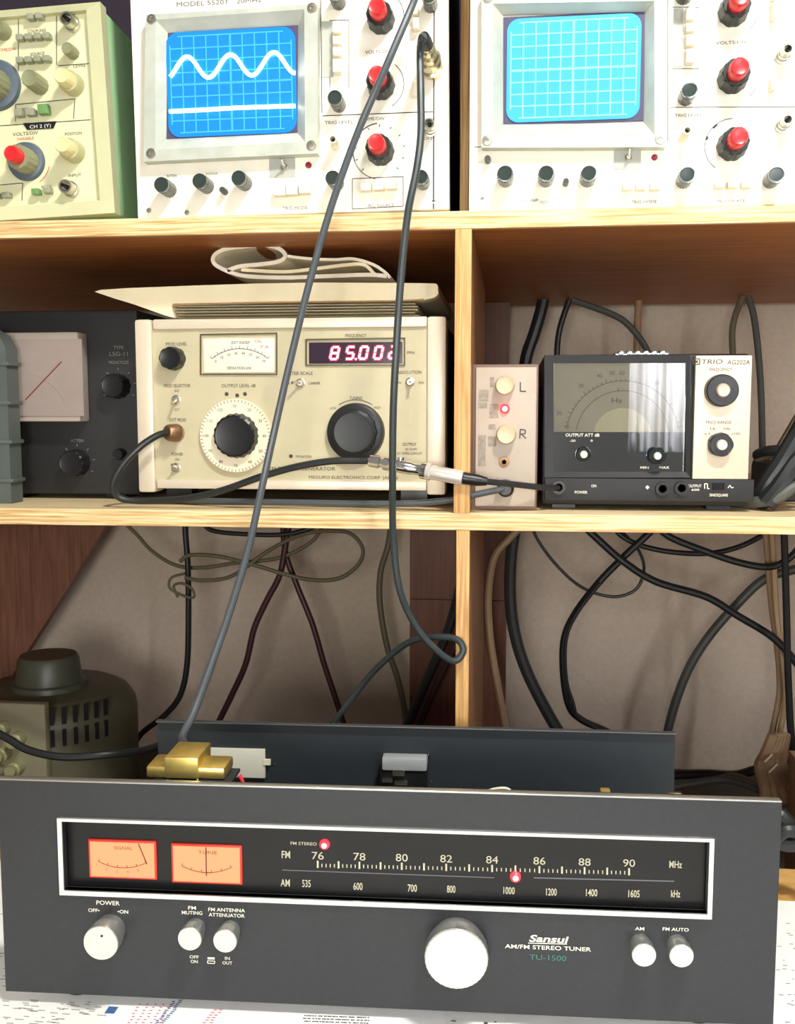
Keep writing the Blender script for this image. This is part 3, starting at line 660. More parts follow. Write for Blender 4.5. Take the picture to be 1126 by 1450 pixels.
t = MB(); x, z = K.P(30, 600, -.0234); t.arc(x, z, .048, 25, 80, .0005, -.0234); t.build('scale_print', inkf, mh)
K.knob(168, 547, 17, .016, black, fl=12); K.knob(110, 655, 18, .016, black, fl=12); K.knob(172, 643, 8, .01, black, fl=0)
t = MB()
for a in (('TYPE', 168, 492, 4.5, 14), ('LSG-11', 168, 501, 5.5, 26), ('MEGACYCLES', 168, 513, 4, 28), ('ATTEN', 109, 624, 4, 18)): K.text(t, *a)
for (cx, cy, r_) in ((168, 547, 22), (110, 655, 22)):
    x, z = K.P(cx, cy); kk = K.S(cx, cy)
    for i in range(7): an = R(210-40*i); t.line(x+r_*kk*math.cos(an), z+r_*kk*math.sin(an), x+(r_+3)*kk*math.cos(an), z+(r_+3)*kk*math.sin(an), .0007, -.0003)
K.build(t, 'faded_lettering', mat('faded white ink', (130, 128, 122), .7))
# grey case cut by left edge
o_ = at(4, 714, .872); r0 = thing('instrument_case', 'grey ribbed case at the left end of the middle shelf before the clear meter', 'case', (o_.x, o_.y, zM1+.0003))
xe = at(12, 600, .872).x-o_.x; zt = at(10, 462, .872).z-zM1; gm = mat('sea grey plastic', (84, 92, 86), .5, noise=.05)
MB().prism([(xe-.12, 0), (xe, 0), (xe, zt*.88), (xe-.006, zt*.95), (xe-.02, zt), (xe-.12, zt)], 0, .022).build('shell', gm, r0)
for i in range(4): MB().box(xe-.118, xe+.003, -.0015, .023, zt*(.12+.22*i), zt*(.13+.22*i)+.002, .0008).build('rib', gm, r0)

# ------------------------------------------------------------------ tuner
T = Dev('stereo_tuner', 'open black stereo tuner with lit dial and silver knobs standing on the newspapers', 'radio tuner', 554, 1115, .562, 2.15, None)
zdesk_l = T.P(554, 1431)[1]
ZD = T.loc.z + zdesk_l - .006
T.root.location.z = ZD; T.loc.z = ZD
T.M = Matrix.Translation(T.loc) @ T.root.rotation_euler.to_matrix().to_4x4(); T.I = T.M.inverted()
face = mat('charcoal brushed faceplate', (54, 56, 58), .4, .3, noise=.06, nscale=220)
chas = mat('dark chassis paint', (44, 50, 54), .5, noise=.06)
xl = (T.P(2, 1250)[0]); xr = T.P(1101, 1300)[0]; zb = T.P(554, 1428)[1]; zt = T.P(554, 1120)[1]
mb = MB()
# faceplate as four strips around the dial window
wq = T.rect(92, 1170, 1003, 1290)
wx0, _ = T.P(90, 1215); wx1, _ = T.P(1003, 1240); wz1 = T.P(550, 1177)[1]; wz0 = T.P(550, 1277)[1]
mb.box(xl, xr, 0, .005, zb, wz0); mb.box(xl, xr, 0, .005, wz1, zt); mb.box(xl, wx0, 0, .005, wz0, wz1); mb.box(wx1, xr, 0, .005, wz0, wz1)
fp = T.build(mb, 'faceplate', face)
MB().box(xl, xr, -.0002, .0052, zt-.0002, zt+.0008, .0003).build('top_edge', mat('bare aluminium edge', (206, 208, 205), .3, .9), fp, 'bare metal edge')
fw = .0024
T.build(MB().frame([(wx0-fw, wz1+fw), (wx1+fw, wz1+fw), (wx1+fw, wz0-fw), (wx0-fw, wz0-fw)], [(wx0, wz1), (wx1, wz1), (wx1, wz0), (wx0, wz0)], -.0022, -.0012, .004), 'dial_frame', mat('silver dial trim', (235, 235, 230), .22, .8))
dd = .007
dial = MB().box(wx0-.002, wx1+.002, dd, dd+.003, wz0-.002, wz1+.002).build('dial_window', mat('black dial', (18, 18, 19), .3), T.root)
for nm, pl, txt in (('signal_meter', [(126, 1187), (223, 1190.5), (222, 1245), (128, 1240.5)], 'SIGNAL'), ('tuning_meter', [(243, 1192.5), (344, 1197), (343, 1252.5), (245, 1247)], 'TUNE')):
    q = [T.P(x, y, dd) for x, y in pl]; x0 = (q[0][0]+q[3][0])/2; x1 = (q[1][0]+q[2][0])/2; z1 = (q[0][1]+q[1][1])/2; z0 = (q[2][1]+q[3][1])/2
    fo = MB().box(x0, x1, dd-.0015, dd+.0005, z0, z1, .0004).build(nm, mat('red meter surround', (190, 50, 40), .4, emit=(220, 50, 30), es=.35), T.root)
    b = .0012; MB().box(x0+b, x1-b, dd-.002, dd-.001, z0+b, z1-b).build('lit_card', mat('backlit peach card', (130, 84, 60), .6, emit=(255, 176, 118), es=.72), fo, 'glowing peach card')
    w = x1-x0; h = z1-z0; cx = (x0+x1)/2
    ink = MB(); R0 = w*.75; cz = z0+h*.30+R0
    ink.arc(cx, cz, R0, 242, 298, .0004, dd-.0023, 20)
    for i in range(6): 
        an = R(242+56*i/5); ink.line(cx+R0*math.cos(an), cz+R0*math.sin(an), cx+(R0-.0015)*math.cos(an), cz+(R0-.0015)*math.sin(an), .0004, dd-.0023)
        if txt == 'SIGNAL' and i < 5: ink.text(str(i+1), cx+(R0+.0025)*math.cos(an), cz+(R0+.0025)*math.sin(an), .0016, dd-.0023)
    if txt == 'TUNE': ink.line(cx-.003, cz-R0, cx+.003, cz-R0, .0005, dd-.0023)
    ink.text(txt, cx+.001, z0+h*.82, .0021, dd-.0023, w*.27); ink.build('scale_print', mat('sepia ink', (150, 70, 50), .7), fo)
    nd = MB()
    if txt == 'TUNE': nd.line(cx, z1-b, cx, z0+h*.22, .0006, dd-.0026)
    else: nd.line(cx+w*.25, z1-b, cx+w*.37, z0+h*.42, .0005, dd-.0026)
    nd.build('needle', mat('dark red needle', (96, 30, 24), .5), fo)
dm = mat('dial print', (190, 186, 160), .6, emit=(190, 186, 160), es=.08)
ink = MB(); d_ = dd-.0003
yb = lambda x, y0: y0+(x-450)*.0238
for n, x in ((76, 450), (78, 509), (80, 569), (82, 632), (84, 697), (86, 764), (88, 828), (90, 891)): T.text(ink, str(n), x, yb(x, 1211.5), 11, 17, d_)
ts = [450, 479.5, 509, 539, 569, 600.5, 632, 664.5, 697, 730, 764, 796, 828, 860, 891]
for i, x in enumerate(ts):
    y = yb(x, 1224); T.line(ink, x, y-5, x, y+5, 2.4, d_)
    if i < len(ts)-1:
        for j in range(1, 5):
            xx = x+(ts[i+1]-x)*j/5; y = yb(xx, 1225.5); T.line(ink, xx, y-2.4, xx, y+2.4, 1.3, d_)
for s_, x, y, w in (('535', 434, 1251, 12), ('600', 507, 1255, 13), ('700', 584, 1257.5, 13), ('800', 639, 1259, 12), ('1000', 721, 1261, 16), ('1200', 781, 1263, 15), ('1400', 838, 1264, 16), ('1605', 898, 1265.5, 16), ('kHz', 957, 1265.5, 13), ('MHz', 957, 1224, 18), ('FM', 405, 1210, 12), ('AM', 404, 1250, 13)):
    T.text(ink, s_, x, y, 10.5, w, d_, 0, .012)
T.text(ink, 'FM STEREO', 430, 1194.5, 4.5, 37, d_, 0, .01)
T.build(ink, 'dial_lettering', dm)
ink = MB(); T.line(ink, 400, 1232, 700, 1243, 1.3, d_); T.line(ink, 756, 1243, 955, 1248, 1.8, d_); T.build(ink, 'pointer_slot', mat('dim grey line', (96, 98, 104), .5))
T.led(460, 1195, 7, base=dd)
T.led(730, 1241, 7.5, base=dd)
sil = mat('spun aluminium', (232, 230, 222), .28, .75); sild = mat('turned aluminium side', (206, 206, 200), .3, .85)
def sknob(px, py, rpx, dep, dot=False, nm='knob'):
    x, z = T.P(px, py); r = rpx*T.S(px, py); c = MB()
    c.lathe(x, z, [(r*.86, 0), (r*.88, -dep*.35), (r*.98, -dep*.4), (r, -dep*.8), (r*.99, -dep+.0006)], seg=72, fl=36, amp=.006, flmin=r*.9)
    k = c.build(nm, sild, T.root)
    MB().lathe(x, z, [(r*.98, -dep+.0008), (r*.96, -dep), (0, -dep-.0002)], seg=64).build('knob_cap', sil, k)
    if dot:
        MB().lathe(x+.001, z+r*.45, [(.0007, -dep-.0001), (.0007, -dep-.0005), (0, -dep-.0005)], seg=10).build('index_dot', holem, k)
sknob(157, 1315, 24, .017, True); sknob(277, 1314, 16.5, .013, nm='push_button'); sknob(326, 1317, 16.5, .013, nm='push_button'); sknob(647, 1335, 44, .018); sknob(907, 1336, 17, .013, nm='push_button'); sknob(959, 1337, 17, .013, nm='push_button')
ink = MB()
for s_, x, y, h, w in (('POWER', 153, 1278.5, 6, 33), ('OFF\u2022', 133, 1289, 5, 16), ('\u2022ON', 174, 1291, 5, 15), ('FM', 272, 1285.5, 5, 11), ('MUTING', 272, 1292.5, 5, 29), ('FM ANTENNA', 321, 1288.5, 5, 52), ('ATTENUATOR', 321, 1296, 5, 51),
    ('OFF', 275, 1355, 4.5, 13), ('ON', 275, 1361.5, 4.5, 10), ('IN', 322, 1357, 4.5, 7), ('OUT', 322, 1363.5, 4.5, 14), ('AM/FM STEREO TUNER', 776, 1342, 6, 122), ('AM', 906, 1315, 5, 13), ('FM AUTO', 957, 1316, 5, 37)):
    T.text(ink, s_, x, y, h, w, -.0004, 0, .012)
T.text(ink, 'Sansui', 776, 1329.5, 10, 54, -.0004, .3, .025); T.line(ink, 748, 1335.5, 803, 1337, 1, -.0004)
T.line(ink, 294, 1357, 304, 1357.3, 3, -.0004); 
for q in ((294, 1360.5, 304, 1361), (304, 1361, 304, 1364), (294, 1364, 304, 1364.5), (294, 1360.5, 294, 1364)): T.line(ink, *q, 1, -.0004)
T.build(ink, 'white_lettering', inkw)
ink = MB(); T.text(ink, 'TU-1500', 776, 1356, 8, 52, -.0004); T.build(ink, 'teal_lettering', mat('teal ink', (66, 122, 110), .6))
# chassis
RD = .215
cx0 = T.P(224, 1060, RD)[0]; cx1 = T.P(956, 1060, RD)[0]; rz = T.P(590, 1029, RD)[1]
MB().box(cx0, cx1, RD, RD+.0015, .008, rz).build('rear_panel', chas, T.root)
MB().box(cx0, cx1, RD-.005, RD+.001, rz, rz+.001, .0003).build('rear_lip', mat('worn steel lip', (110, 112, 112), .4, .6), T.root, 'worn bare metal lip')
MB().box(cx0, cx1, .012, RD, .006, .008).build('chassis_tray', chas, T.root)
for sx in (cx0, cx1-.0015): MB().box(sx, sx+.0015, .012, RD, .008, .035).build('chassis_side', chas, T.root)
MB().box(cx0, cx1, .0105, .0125, .012, zt-.012).build('front_subframe', chas, T.root)
for fx in (xl+.04, xr-.04):
    for fy in (.02, RD-.04): MB().vlathe(fx, fy, [(.010, 0.0003), (.011, .006), (0, .006)], 20).build('foot', black, T.root)
def onrear(x0, y0, x1, y1, dep, m, nm, lab=None, bev=.0005):
    r = T.rect(x0, y0, x1, y1, RD); return MB().box(r[0], r[1], RD-dep, RD+.0001, r[2], r[3], bev).build(nm, m, T.root, lab)
wb = onrear(295, 1060, 376, 1098, .003, mat('white card', (226, 224, 204), .6), 'white_plate')
r = T.rect(376, 1074, 384, 1081, RD); MB().box(r[0]-.001, r[1], RD-.004, RD-.001, r[2], r[3]).build('tab', whitep, wb)
ou = onrear(540, 1076, 606, 1118, .012, black, 'transformer_block'); r = T.rect(541, 1074, 605, 1090, RD-.012)
MB().box(r[0], r[1], RD-.014, RD, r[2], r[3], .002).build('grey_cap', mat('pale grey cap', (168, 172, 172), .4), ou)
for (a, b_, c, d) in ((556, 1090, 573, 1098), (541, 1103, 556, 1107), (559, 1106, 577, 1111)):
    r = T.rect(a, b_, c, d, RD-.014); MB().box(r[0], r[1], RD-.0155, RD-.011, r[2], r[3], .0004).build('terminal', nickel, ou)
for (px, py) in ((389, 1081), (536, 1066), (608, 1068), (610, 1106), (350, 1024), (468, 1026)):
    x, z = T.P(px, py, RD); MB().lathe(x, z, [(.0013, RD), (.0011, RD-.001), (0, RD-.0012)], seg=12).build('screw', chrome, T.root)
MB().tube([T.P3(x, y, .03) for x, y in ((684, 1126), (694, 1119), (712, 1116), (722, 1119), (724, 1128))], .0009, 8).build('white_wire', whitep, T.root)
MB().tube([T.P3(x, y, .03) for x, y in ((339, 1098), (343, 1106), (346, 1122))], .0014, 8).build('red_wire', mat('red wire', (230, 60, 70), .4), T.root)
x, z = T.P(858, 1122, .03); MB().box(x-.003, x+.003, .03, .036, z-.012, z+.001, .001).build('brass_tab', brass, T.root)
x, z = T.P(957, 1124, .03); MB().box(x-.004, x+.004, .03, .034, z-.012, z+.0, .0005).build('steel_tab', chrome, T.root)
# bracket under brass box
bx0, _ = T.P(206, 1100, .01); bx1, _ = T.P(318, 1105, .01); bz = T.P(262, 1114, .02)[1]+.0015
MB().box(bx0, bx1, .012, .050, bz-.002, bz).build('cover_bracket', chas, T.root)
MB().box(bx0, bx0+.004, .012, .075, .008, bz-.002).build('cover_bracket', chas, T.root)

# brass box
Bx = Dev('brass_block', 'shiny brass block with side bars behind the tuner faceplate, holding the long cable', 'brass block', 258, 1113, .585, 2.15)
wz = (T.M @ Vector((0, 0, bz))).z+.0004; Bx.root.location.z = wz; Bx.loc.z = wz
Bx.M = Matrix.Translation(Bx.loc) @ Bx.root.rotation_euler.to_matrix().to_4x4(); Bx.I = Bx.M.inverted()
a = Bx.P(207, 1112); b_ = Bx.P(318, 1098)
MB().box(a[0], b_[0], 0, .024, 0, .0075, .002).build('base_bar', brass, Bx.root)
a = Bx.P(234, 1110); b_ = Bx.P(281, 1083)
MB().box(a[0], b_[0], -.001, .030, .0005, .0138, .0008).build('upper_block', brass, Bx.root)
for px in (238, 280):
    x, z = Bx.P(px, 1105); MB().lathe(x, z, [(.0013, -.001), (.001, -.002), (0, -.002)], seg=10).build('screw', nickel, Bx.root)

# ------------------------------------------------------------------ desk and papers
dk_y1 = .80
desk = thing('desk', 'honey coloured wooden desk under the newspapers and the tuner', 'desk', (0, .4, 0))
zd = ZD-.0012
MB().box(-.75, .75, -.38, dk_y1-.4, zd-.03, zd, .002).build('desk_top', desk_wood, desk)
for sx in (-.70, .66):
    for sy in (-.36, dk_y1-.46): MB().box(sx, sx+.04, sy, sy+.04, 0, zd-.03).build('leg', desk_wood, desk)
def news(label, pts, dz, seed, col=(246, 246, 240), name='newspaper'):
    random.seed(seed); cx = sum(p[0] for p in pts)/4; cy = sum(p[1] for p in pts)/4
    r = thing(name, label, 'newspaper', (cx, cy, zd+dz))
    mb = MB(); a = [mb.bm.verts.new((x-cx, y-cy, 0)) for x, y in pts]; b = [mb.bm.verts.new((x-cx, y-cy, .0004)) for x, y in pts]
    mb.bm.faces.new(a[::-1]); mb.bm.faces.new(b)
    for i in range(4): mb.bm.faces.new((a[i], a[(i+1) % 4], b[(i+1) % 4], b[i]))
    mb.build('sheet', mat('newsprint %d' % seed, col, .85, noise=.02), r)
    return r, cx, cy
def prints(r, cx, cy, items, m, nm='printed_lines'):
    mb = MB()
    for (x0, y0, x1, y1) in items:
        w = max(abs(x1-x0), .0006); h = max(abs(y1-y0), .0006)
        mb.box(min(x0, x1)-cx, min(x0, x1)-cx+w, min(y0, y1)-cy, min(y0, y1)-cy+h, .0004, .00048)
    return mb.build(nm, m, r)
def flo(px, py):
    d = ray(px, py); q = CO+d*((zd+.0006-CO.z)/d.z); return q.x, q.y
r, cx, cy = news('white newspaper spread on the desk left of and below the tuner', [(-.42, .06), (.02, .06), (.02, .74), (-.42, .74)], .0002, 3)
it = []
for i in range(60):
    x, y = flo(random.uniform(0, 140), random.uniform(1415, 1460)); it.append((x, y, x+random.uniform(.002, .006), y+.0005))
for i in range(70):
    x, y = flo(random.uniform(-60, 12), random.uniform(1120, 1400)); it.append((x, y, x+random.uniform(.002, .006), y+.0006))
prints(r, cx, cy, it, inkf)
r, cx, cy = news('printed leaflet with blue and red lines lying under the front of the tuner', [flo(140, 1475), flo(640, 1480), flo(620, 1395), flo(165, 1392)], .0008, 4, (250, 250, 248), 'leaflet')
def pl(px0, py0, px1, py1, n, w, jit=1.5):
    out = []
    for i in range(n):
        t = i/max(1, n-1); x, y = flo(px0+(px1-px0)*t+random.uniform(-jit, jit), py0+(py1-py0)*t); out.append((x, y, x+w, y+.0009))
    return out
prints(r, cx, cy, pl(256, 1416, 228, 1450, 14, .0022)+pl(244, 1420, 218, 1452, 14, .0018), mat('blue ink', (50, 90, 140), .7), 'blue_lines')
prints(r, cx, cy, sum([pl(196+11*i, 1424, 180+11*i, 1450, 7, .0016) for i in range(5)], [])+pl(310, 1432, 296, 1450, 6, .002)+pl(302, 1432, 288, 1450, 6, .002), mat('pink ink', (220, 120, 120), .7), 'red_lines')
prints(r, cx, cy, sum([pl(430, 1440+4*i, 520, 1443+4*i, 34, .0010) for i in range(3)], []), mat('dark green ink', (60, 80, 40), .7), 'text_lines')
q = [flo(148, 1436), flo(161, 1420), flo(163, 1422), flo(160, 1438)]
prints(r, cx, cy, [(q[0][0], q[0][1], q[0][0]+.006, q[0][1]+.007)], mat('blue box ink', (70, 110, 160), .7), 'blue_square')
r, cx, cy = news('newspaper with headline blocks peeping out under the right part of the tuner', [(.0, .07), (.40, .07), (.46, .742), (.0, .742)], .0005, 5)
it = []
for i in range(26):
    x, y = flo(540+i*7+random.uniform(-2, 2), random.uniform(1446, 1460)); it.append((x, y, x+random.uniform(.001, .003), y+random.uniform(.0008, .002)))
for i in range(30):
    x, y = flo(random.uniform(1098, 1135), random.uniform(1300, 1450)); it.append((x, y, x+random.uniform(.001, .003), y+.0006))
prints(r, cx, cy, it, inkd)

# ------------------------------------------------------------------ variable transformer
vy = 1.12; vc = at(71, 1000, vy); vx = vc.x
V = thing('variable_transformer', 'round olive grey variable transformer with slotted housing and knob on top at lower left', 'transformer', (vx, vy, zB+.0003))
vm = mat('olive grey hammer paint', (84, 80, 62), .45, noise=.08, nscale=40); vm2 = mat('olive bakelite', (74, 76, 62), .4, noise=.06)
Rv = 129*vy/F*1.0; zt_ = at(71, 946, vy+Rv*.8).z-zB
MB().vlathe(0, 0, [(Rv*.98, 0), (Rv, .01), (Rv, zt_-.03), (Rv*.98, zt_-.018), (Rv*.90, zt_-.006), (Rv*.8, zt_-.001), (Rv*.78, zt_), (0, zt_)], 64).build('housing', vm, V)
kr = 50*vy/F
MB().vlathe(0, 0, [(kr*1.12, zt_), (kr*1.1, zt_+.006), (kr*.98, zt_+.008), (kr*.9, zt_+.034), (kr*.82, zt_+.039), (0, zt_+.040)], 48).build('top_knob', vm2, V)
sl = MB()
for row in (0, 1):
    for i in range(9):
        ang = R(-84 + i*7.0); zc = at(100, 1017 if row == 0 else 1048, vy-Rv*.9).z-zB
        M = Matrix.Rotation(ang, 4, 'Z'); p = M @ Vector((Rv+.0002, 0, zc))
        n0 = len(sl.bm.verts); sl.box(-.001, .001, -.0022, .0022, -.0095, .0095)
        sl.bm.verts.ensure_lookup_table()
        for v in sl.bm.verts[n0:]: v.co = M @ (v.co + Vector((Rv, 0, 0))) + Vector((0, 0, zc))
sl.build('vent_slots', holem, V, 'dark vent slots')
py = -Rv-.003; 
def vp(px, py_): q_ = at(px, py_, vy+py); return q_.x-vx, q_.z-zB
a = vp(-40, 1112); b_ = vp(63, 998)
tp = MB().box(a[0], b_[0], py, py+.012, max(.004, a[1]), b_[1], .002).build('terminal_panel', mat('khaki panel', (132, 126, 100), .5, noise=.05), V, 'khaki terminal panel')
for (px, pyy) in ((28, 1045), (8, 1065), (26, 1085), (-2, 1090), (6, 1030)):
    x, z = vp(px, pyy); MB().lathe(x, z, [(.0085, py), (.008, py-.012), (.006, py-.014), (.006, py-.02), (0, py-.02)], seg=20).build('terminal_knob', mat('khaki plastic', (140, 138, 100), .4), tp)

# ------------------------------------------------------------------ cables
rub = mat('grey rubber cable', (74, 80, 84), .35); rubd = mat('black rubber cable', (36, 38, 38), .4); olive = mat('olive grey flex', (112, 106, 82), .5); tan = mat('tan flex', (164, 136, 104), .5)
maroon = mat('dark maroon flex', (74, 38, 42), .45); gflex = mat('slate flex', (82, 84, 78), .5)
def cable(name, label, cat, pts, r, m, group=None, extra=None):
    P = [at(*p) if not isinstance(p, Vector) else p for p in pts]
    base = P[len(P)//2]; mb = MB().tube([p-base for p in P], r, 10); o = mb.build(name, m); o.location = base
    o['label'] = label; o['category'] = cat
    if group: o['group'] = group
    return o
cable('probe_cable', 'long grey cable slanting from the top of the oscilloscope down to the brass block', 'cable',
      [(598, -30, .79), (582, 12, .775), (540, 110, .765), (505, 192, .77), (470, 290, .765), (441, 390, .76), (416, 490, .755), (393, 590, .75), (371, 690, .745), (351, 780, .73), (324, 870, .71), (296, 950, .685), (274, 1010, .665), (258, 1045, .645), Bx.M @ Vector((-.004, .034, .007)), Bx.M @ Vector((-.004, .029, .006))], .0028, rub)
bn = DM.M @ Vector(DM.P3(612, 97, 0)); b1 = DM.M @ Vector(DM.P3(612, 97, -.01)); b2 = at(603, 60, b1.y-.035)
cr = thing('cable_plug', 'silver coaxial plug on the white oscilloscope with the wave trace, holding the hanging grey cable', 'plug', bn)
MB().alathe((0, 0, 0), b2-bn, [(.0095, 0), (.0095, .12), (.0075, .14), (.0075, .22), (.009, .24), (.009, .42), (.0078, .44), (.0078, .62), (.0062, .66), (.0062, .8), (.005, .82), (.0045, 1)], 24).build('metal_shell', mat('warm nickel', (214, 206, 170), .25, .9), cr)
e2 = b2+(b2-bn).normalized()*.01
MB().alathe((b2-bn)*.9, e2-bn, [(.0052, 0), (.0048, .6), (.0038, 1)], 16).build('strain_relief', black, cr)
cable('coaxial_cable', 'grey coaxial cable hanging straight down beside the plug and knotting behind the plywood post', 'cable',
      [b2, (598, 52, e2.y-.006), (595, 75, .79), (596, 130, .785), (596, 190, .78), (590, 240, .775), (578, 300, .77), (569, 380, .77), (562, 480, .77), (557, 580, .775), (556, 680, .785), (557, 760, .80), (566, 835, .805), (590, 888, .81), (620, 922, .812), (643, 936, .816), (656, 922, .82), (648, 906, .823), (622, 902, .83), (580, 909, .85), (535, 945, .87), (500, 987, .88), (468, 1032, .88), (455, 1065, .88)], .0029, mat('blue grey rubber cable', (54, 62, 62), .35))
# signal chain
p_a = at(523, 652, .842); p_b = at(656, 677, .826)
cn = thing('coaxial_adapter', 'chain of chrome coaxial adapters with a white label strip in front of the beige generator', 'connector', p_a)
dv = p_b-p_a
MB().alathe((0, 0, 0), dv*.64, [(.0045, 0), (.0055, .02), (.0055, .18), (.004, .2), (.004, .24), (.006, .26), (.006, .34), (.0048, .36), (.0048, .46), (.0058, .48), (.0055, .72), (.0048, .74), (.0048, .86), (.0072, .88), (.0072, .98), (.004, 1)], 24).build('plug_body', chrome, cn)
MB().alathe(dv*.62, dv*1.0, [(.0074, 0), (.0074, .1), (.0062, .14), (.0062, .95), (.0055, 1)], 24).build('labelled_sleeve', mat('silvery white sleeve', (232, 226, 214), .25, .5), cn)
p0 = dv*.34; MB().alathe(p0+Vector((0, 0, 0)), p0+Vector((0, 0, .0075)), [(.0032, 0), (.0032, 1)], 12).build('locking_pin', chrome, cn)
cable('signal_cable', 'black cable curving from the brass socket around the beige generator to the chrome adapters', 'cable',
      [(241, 612, .862), (222, 617, .852), (197, 634, .845), (172, 661, .842), (160, 688, .842), (172, 706, .846), (210, 709, .85), (262, 706, .846), (313, 695, .842), (370, 675, .840), (420, 661, .84), (470, 653, .84), p_a+dv*.01], .0031, rubd)
cable('signal_cable', 'black cable running from the chrome adapters across the small box to the black oscillator', 'cable', [p_b-dv*.01, (672, 680, .825), (690, 682, .828), (730, 686, .84), (765, 690, .85), (791, 691, .865)], .0026, rubd)
MB_ = MB().alathe(p_b-p_a, at(690, 682, .826)-p_a, [(.0052, 0), (.005, .6), (.0034, 1)], 16).build('strain_relief', black, cn)
cable('output_cable', 'grey cable lying on the shelf edge, plugged into the small L and R box', 'cable',
      [(250, 708, .885), (330, 710, .862), (430, 712, .852), (520, 713.5, .848), (580, 713, .845), (640, 708, .845), (680, 699, .846), (714, 692, .848)], .0028, rub)
MB_ = MB().alathe(at(236, 612.5, .858)-(G.M@Vector(G.P3(249, 613, -.006))), Vector((0, 0, 0)), [(.006, 0), (.0075, .2), (.0078, 1)], 20)
pr = MB_.build('cable_plug', brass_d); pr.location = G.M@Vector(G.P3(249, 613, -.006)); pr['label'] = 'worn brass plug pushed into the socket at the left of the beige generator'; pr['category'] = 'plug'
# back compartment cables
WB = 1.33
def bc(label, pts, r, m, Y=WB, cat='cable', name='power_cord', group=None):
    return cable(name, label, cat, [(p[0], p[1], p[2] if len(p) > 2 else Y) for p in pts], r, m, group)
bc('thin olive flex sagging below the middle shelf at left', [(170, 735), (192, 755), (215, 780), (248, 800), (285, 804), (335, 797), (395, 790), (440, 768), (462, 738)], .0026, olive, 1.30, name='flex_cord')
bc('olive flex with a wide loop left of the hanging grey coaxial cable', [(255, 795), (270, 786), (310, 788), (360, 800), (400, 812), (440, 821), (480, 819), (507, 800), (514, 778), (500, 758), (478, 752), (430, 756), (380, 780), (330, 815), (290, 822), (262, 818)], .0027, olive, 1.27, name='flex_cord')
bc('small coil of olive flex tied below the shelf at left', [(262, 812), (243, 818), (240, 832), (256, 842), (274, 846), (272, 834), (258, 826), (246, 830), (252, 846)], .0018, olive, 1.26, name='cord_coil', cat='cord coil')
bc('black cord dropping straight behind the olive loops to the round transformer', [(262, 735), (263, 760), (266, 800), (267, 870), (265, 940), (255, 985), (232, 1014), (196, 1044), (180, 1090)], .0040, rubd, 1.28)
bc('maroon cord slanting down left from the knot under the shelf', [(410, 738), (404, 775), (396, 815), (378, 850), (360, 890), (348, 940), (328, 985), (306, 1030), (290, 1070)], .0042, maroon, 1.30)
bc('maroon cord slanting down right from the knot under the shelf', [(400, 738), (405, 785), (421, 830), (443, 885), (459, 940), (474, 985), (488, 1030), (496, 1065)], .0040, maroon, 1.31)
bc('short black cord hugging the underside of the shelf at left', [(285, 738), (300, 751), (340, 756), (400, 757), (440, 748), (460, 735)], .0030, rubd, 1.24)
bc('olive cord hanging left of the red brown rear post', [(555, 738), (549, 775), (539, 810), (538, 855), (548, 915), (563, 960), (574, 1012), (576, 1060)], .0042, olive, 1.36)
bc('thick black cord slanting behind the knot by the plywood post, nearer one', [(652, 830), (642, 870), (628, 910), (608, 955), (584, 1010), (565, 1055)], .0065, rubd, 1.31)
bc('thick dark cord slanting behind the knot by the plywood post, farther one', [(672, 850), (655, 890), (636, 930), (618, 968), (598, 1015), (580, 1060)], .0060, maroon, 1.335)
bc('tan cord bowing out right beside the plywood post', [(742, 742), (722, 762), (700, 790), (692, 840), (694, 900), (704, 965), (716, 1030), (722, 1070)], .0045, tan, 1.18)
bc('very thick black cord right of the plywood post', [(731, 738), (724, 790), (723, 850), (731, 905), (748, 955), (776, 1010), (800, 1050)], .0078, mat('dusty black rubber', (52, 54, 52), .5), 1.30)
bc('thin black wire forming a hanging loop right of the plywood post', [(752, 740), (762, 765), (790, 802), (825, 832), (868, 845), (900, 835), (912, 808), (906, 782), (890, 762), (870, 742)], .0020, rubd, 1.30, name='wire')
bc('black cord sagging from the shelf to the right edge', [(820, 738), (845, 762), (884, 796), (930, 824), (1000, 845), (1045, 872), (1095, 903), (1130, 942), (1150, 980)], .0045, rubd, 1.22)
bc('black cord falling from the crossing to behind the tuner lid line', [(935, 740), (912, 762), (882, 790), (848, 825), (815, 868), (799, 905), (798, 955), (806, 1000), (825, 1020), (860, 1036), (900, 1060)], .0045, rubd, 1.26)
bc('thin black wire following the falling cord beside it', [(850, 826), (818, 866), (802, 905), (802, 960), (812, 996), (818, 1014), (842, 1030), (870, 1060)], .0022, rubd, 1.24, name='wire')
bc('black cord curving close below the shelf right of the crossing', [(860, 738), (885, 762), (920, 776), (965, 783), (1010, 783), (1050, 773), (1085, 755), (1110, 738)], .0034, rubd, 1.28)
bc('black cord drooping to the right edge just below the shelf', [(925, 738), (948, 760), (1000, 781), (1045, 796), (1085, 803), (1110, 796), (1130, 778), (1150, 750)], .0042, rubd, 1.20)
bc('thick slate cord sweeping from the right edge down behind the tuner', [(1160, 800), (1120, 808), (1080, 822), (1040, 860), (1005, 900), (978, 942), (960, 985), (947, 1030), (940, 1070)], .0060, gflex, 1.34)
bc('black cord hanging upright near the right edge', [(1110, 738), (1112, 800), (1114, 870), (1116, 950), (1119, 1020), (1122, 1070), (1110, 1100)], .0040, rubd, 1.16)
bc('tan cord hanging near the right edge, left of two', [(1083, 738), (1088, 800), (1093, 860), (1101, 920), (1104, 980), (1094, 1035), (1086, 1075), (1095, 1110)], .0038, tan, 1.24)
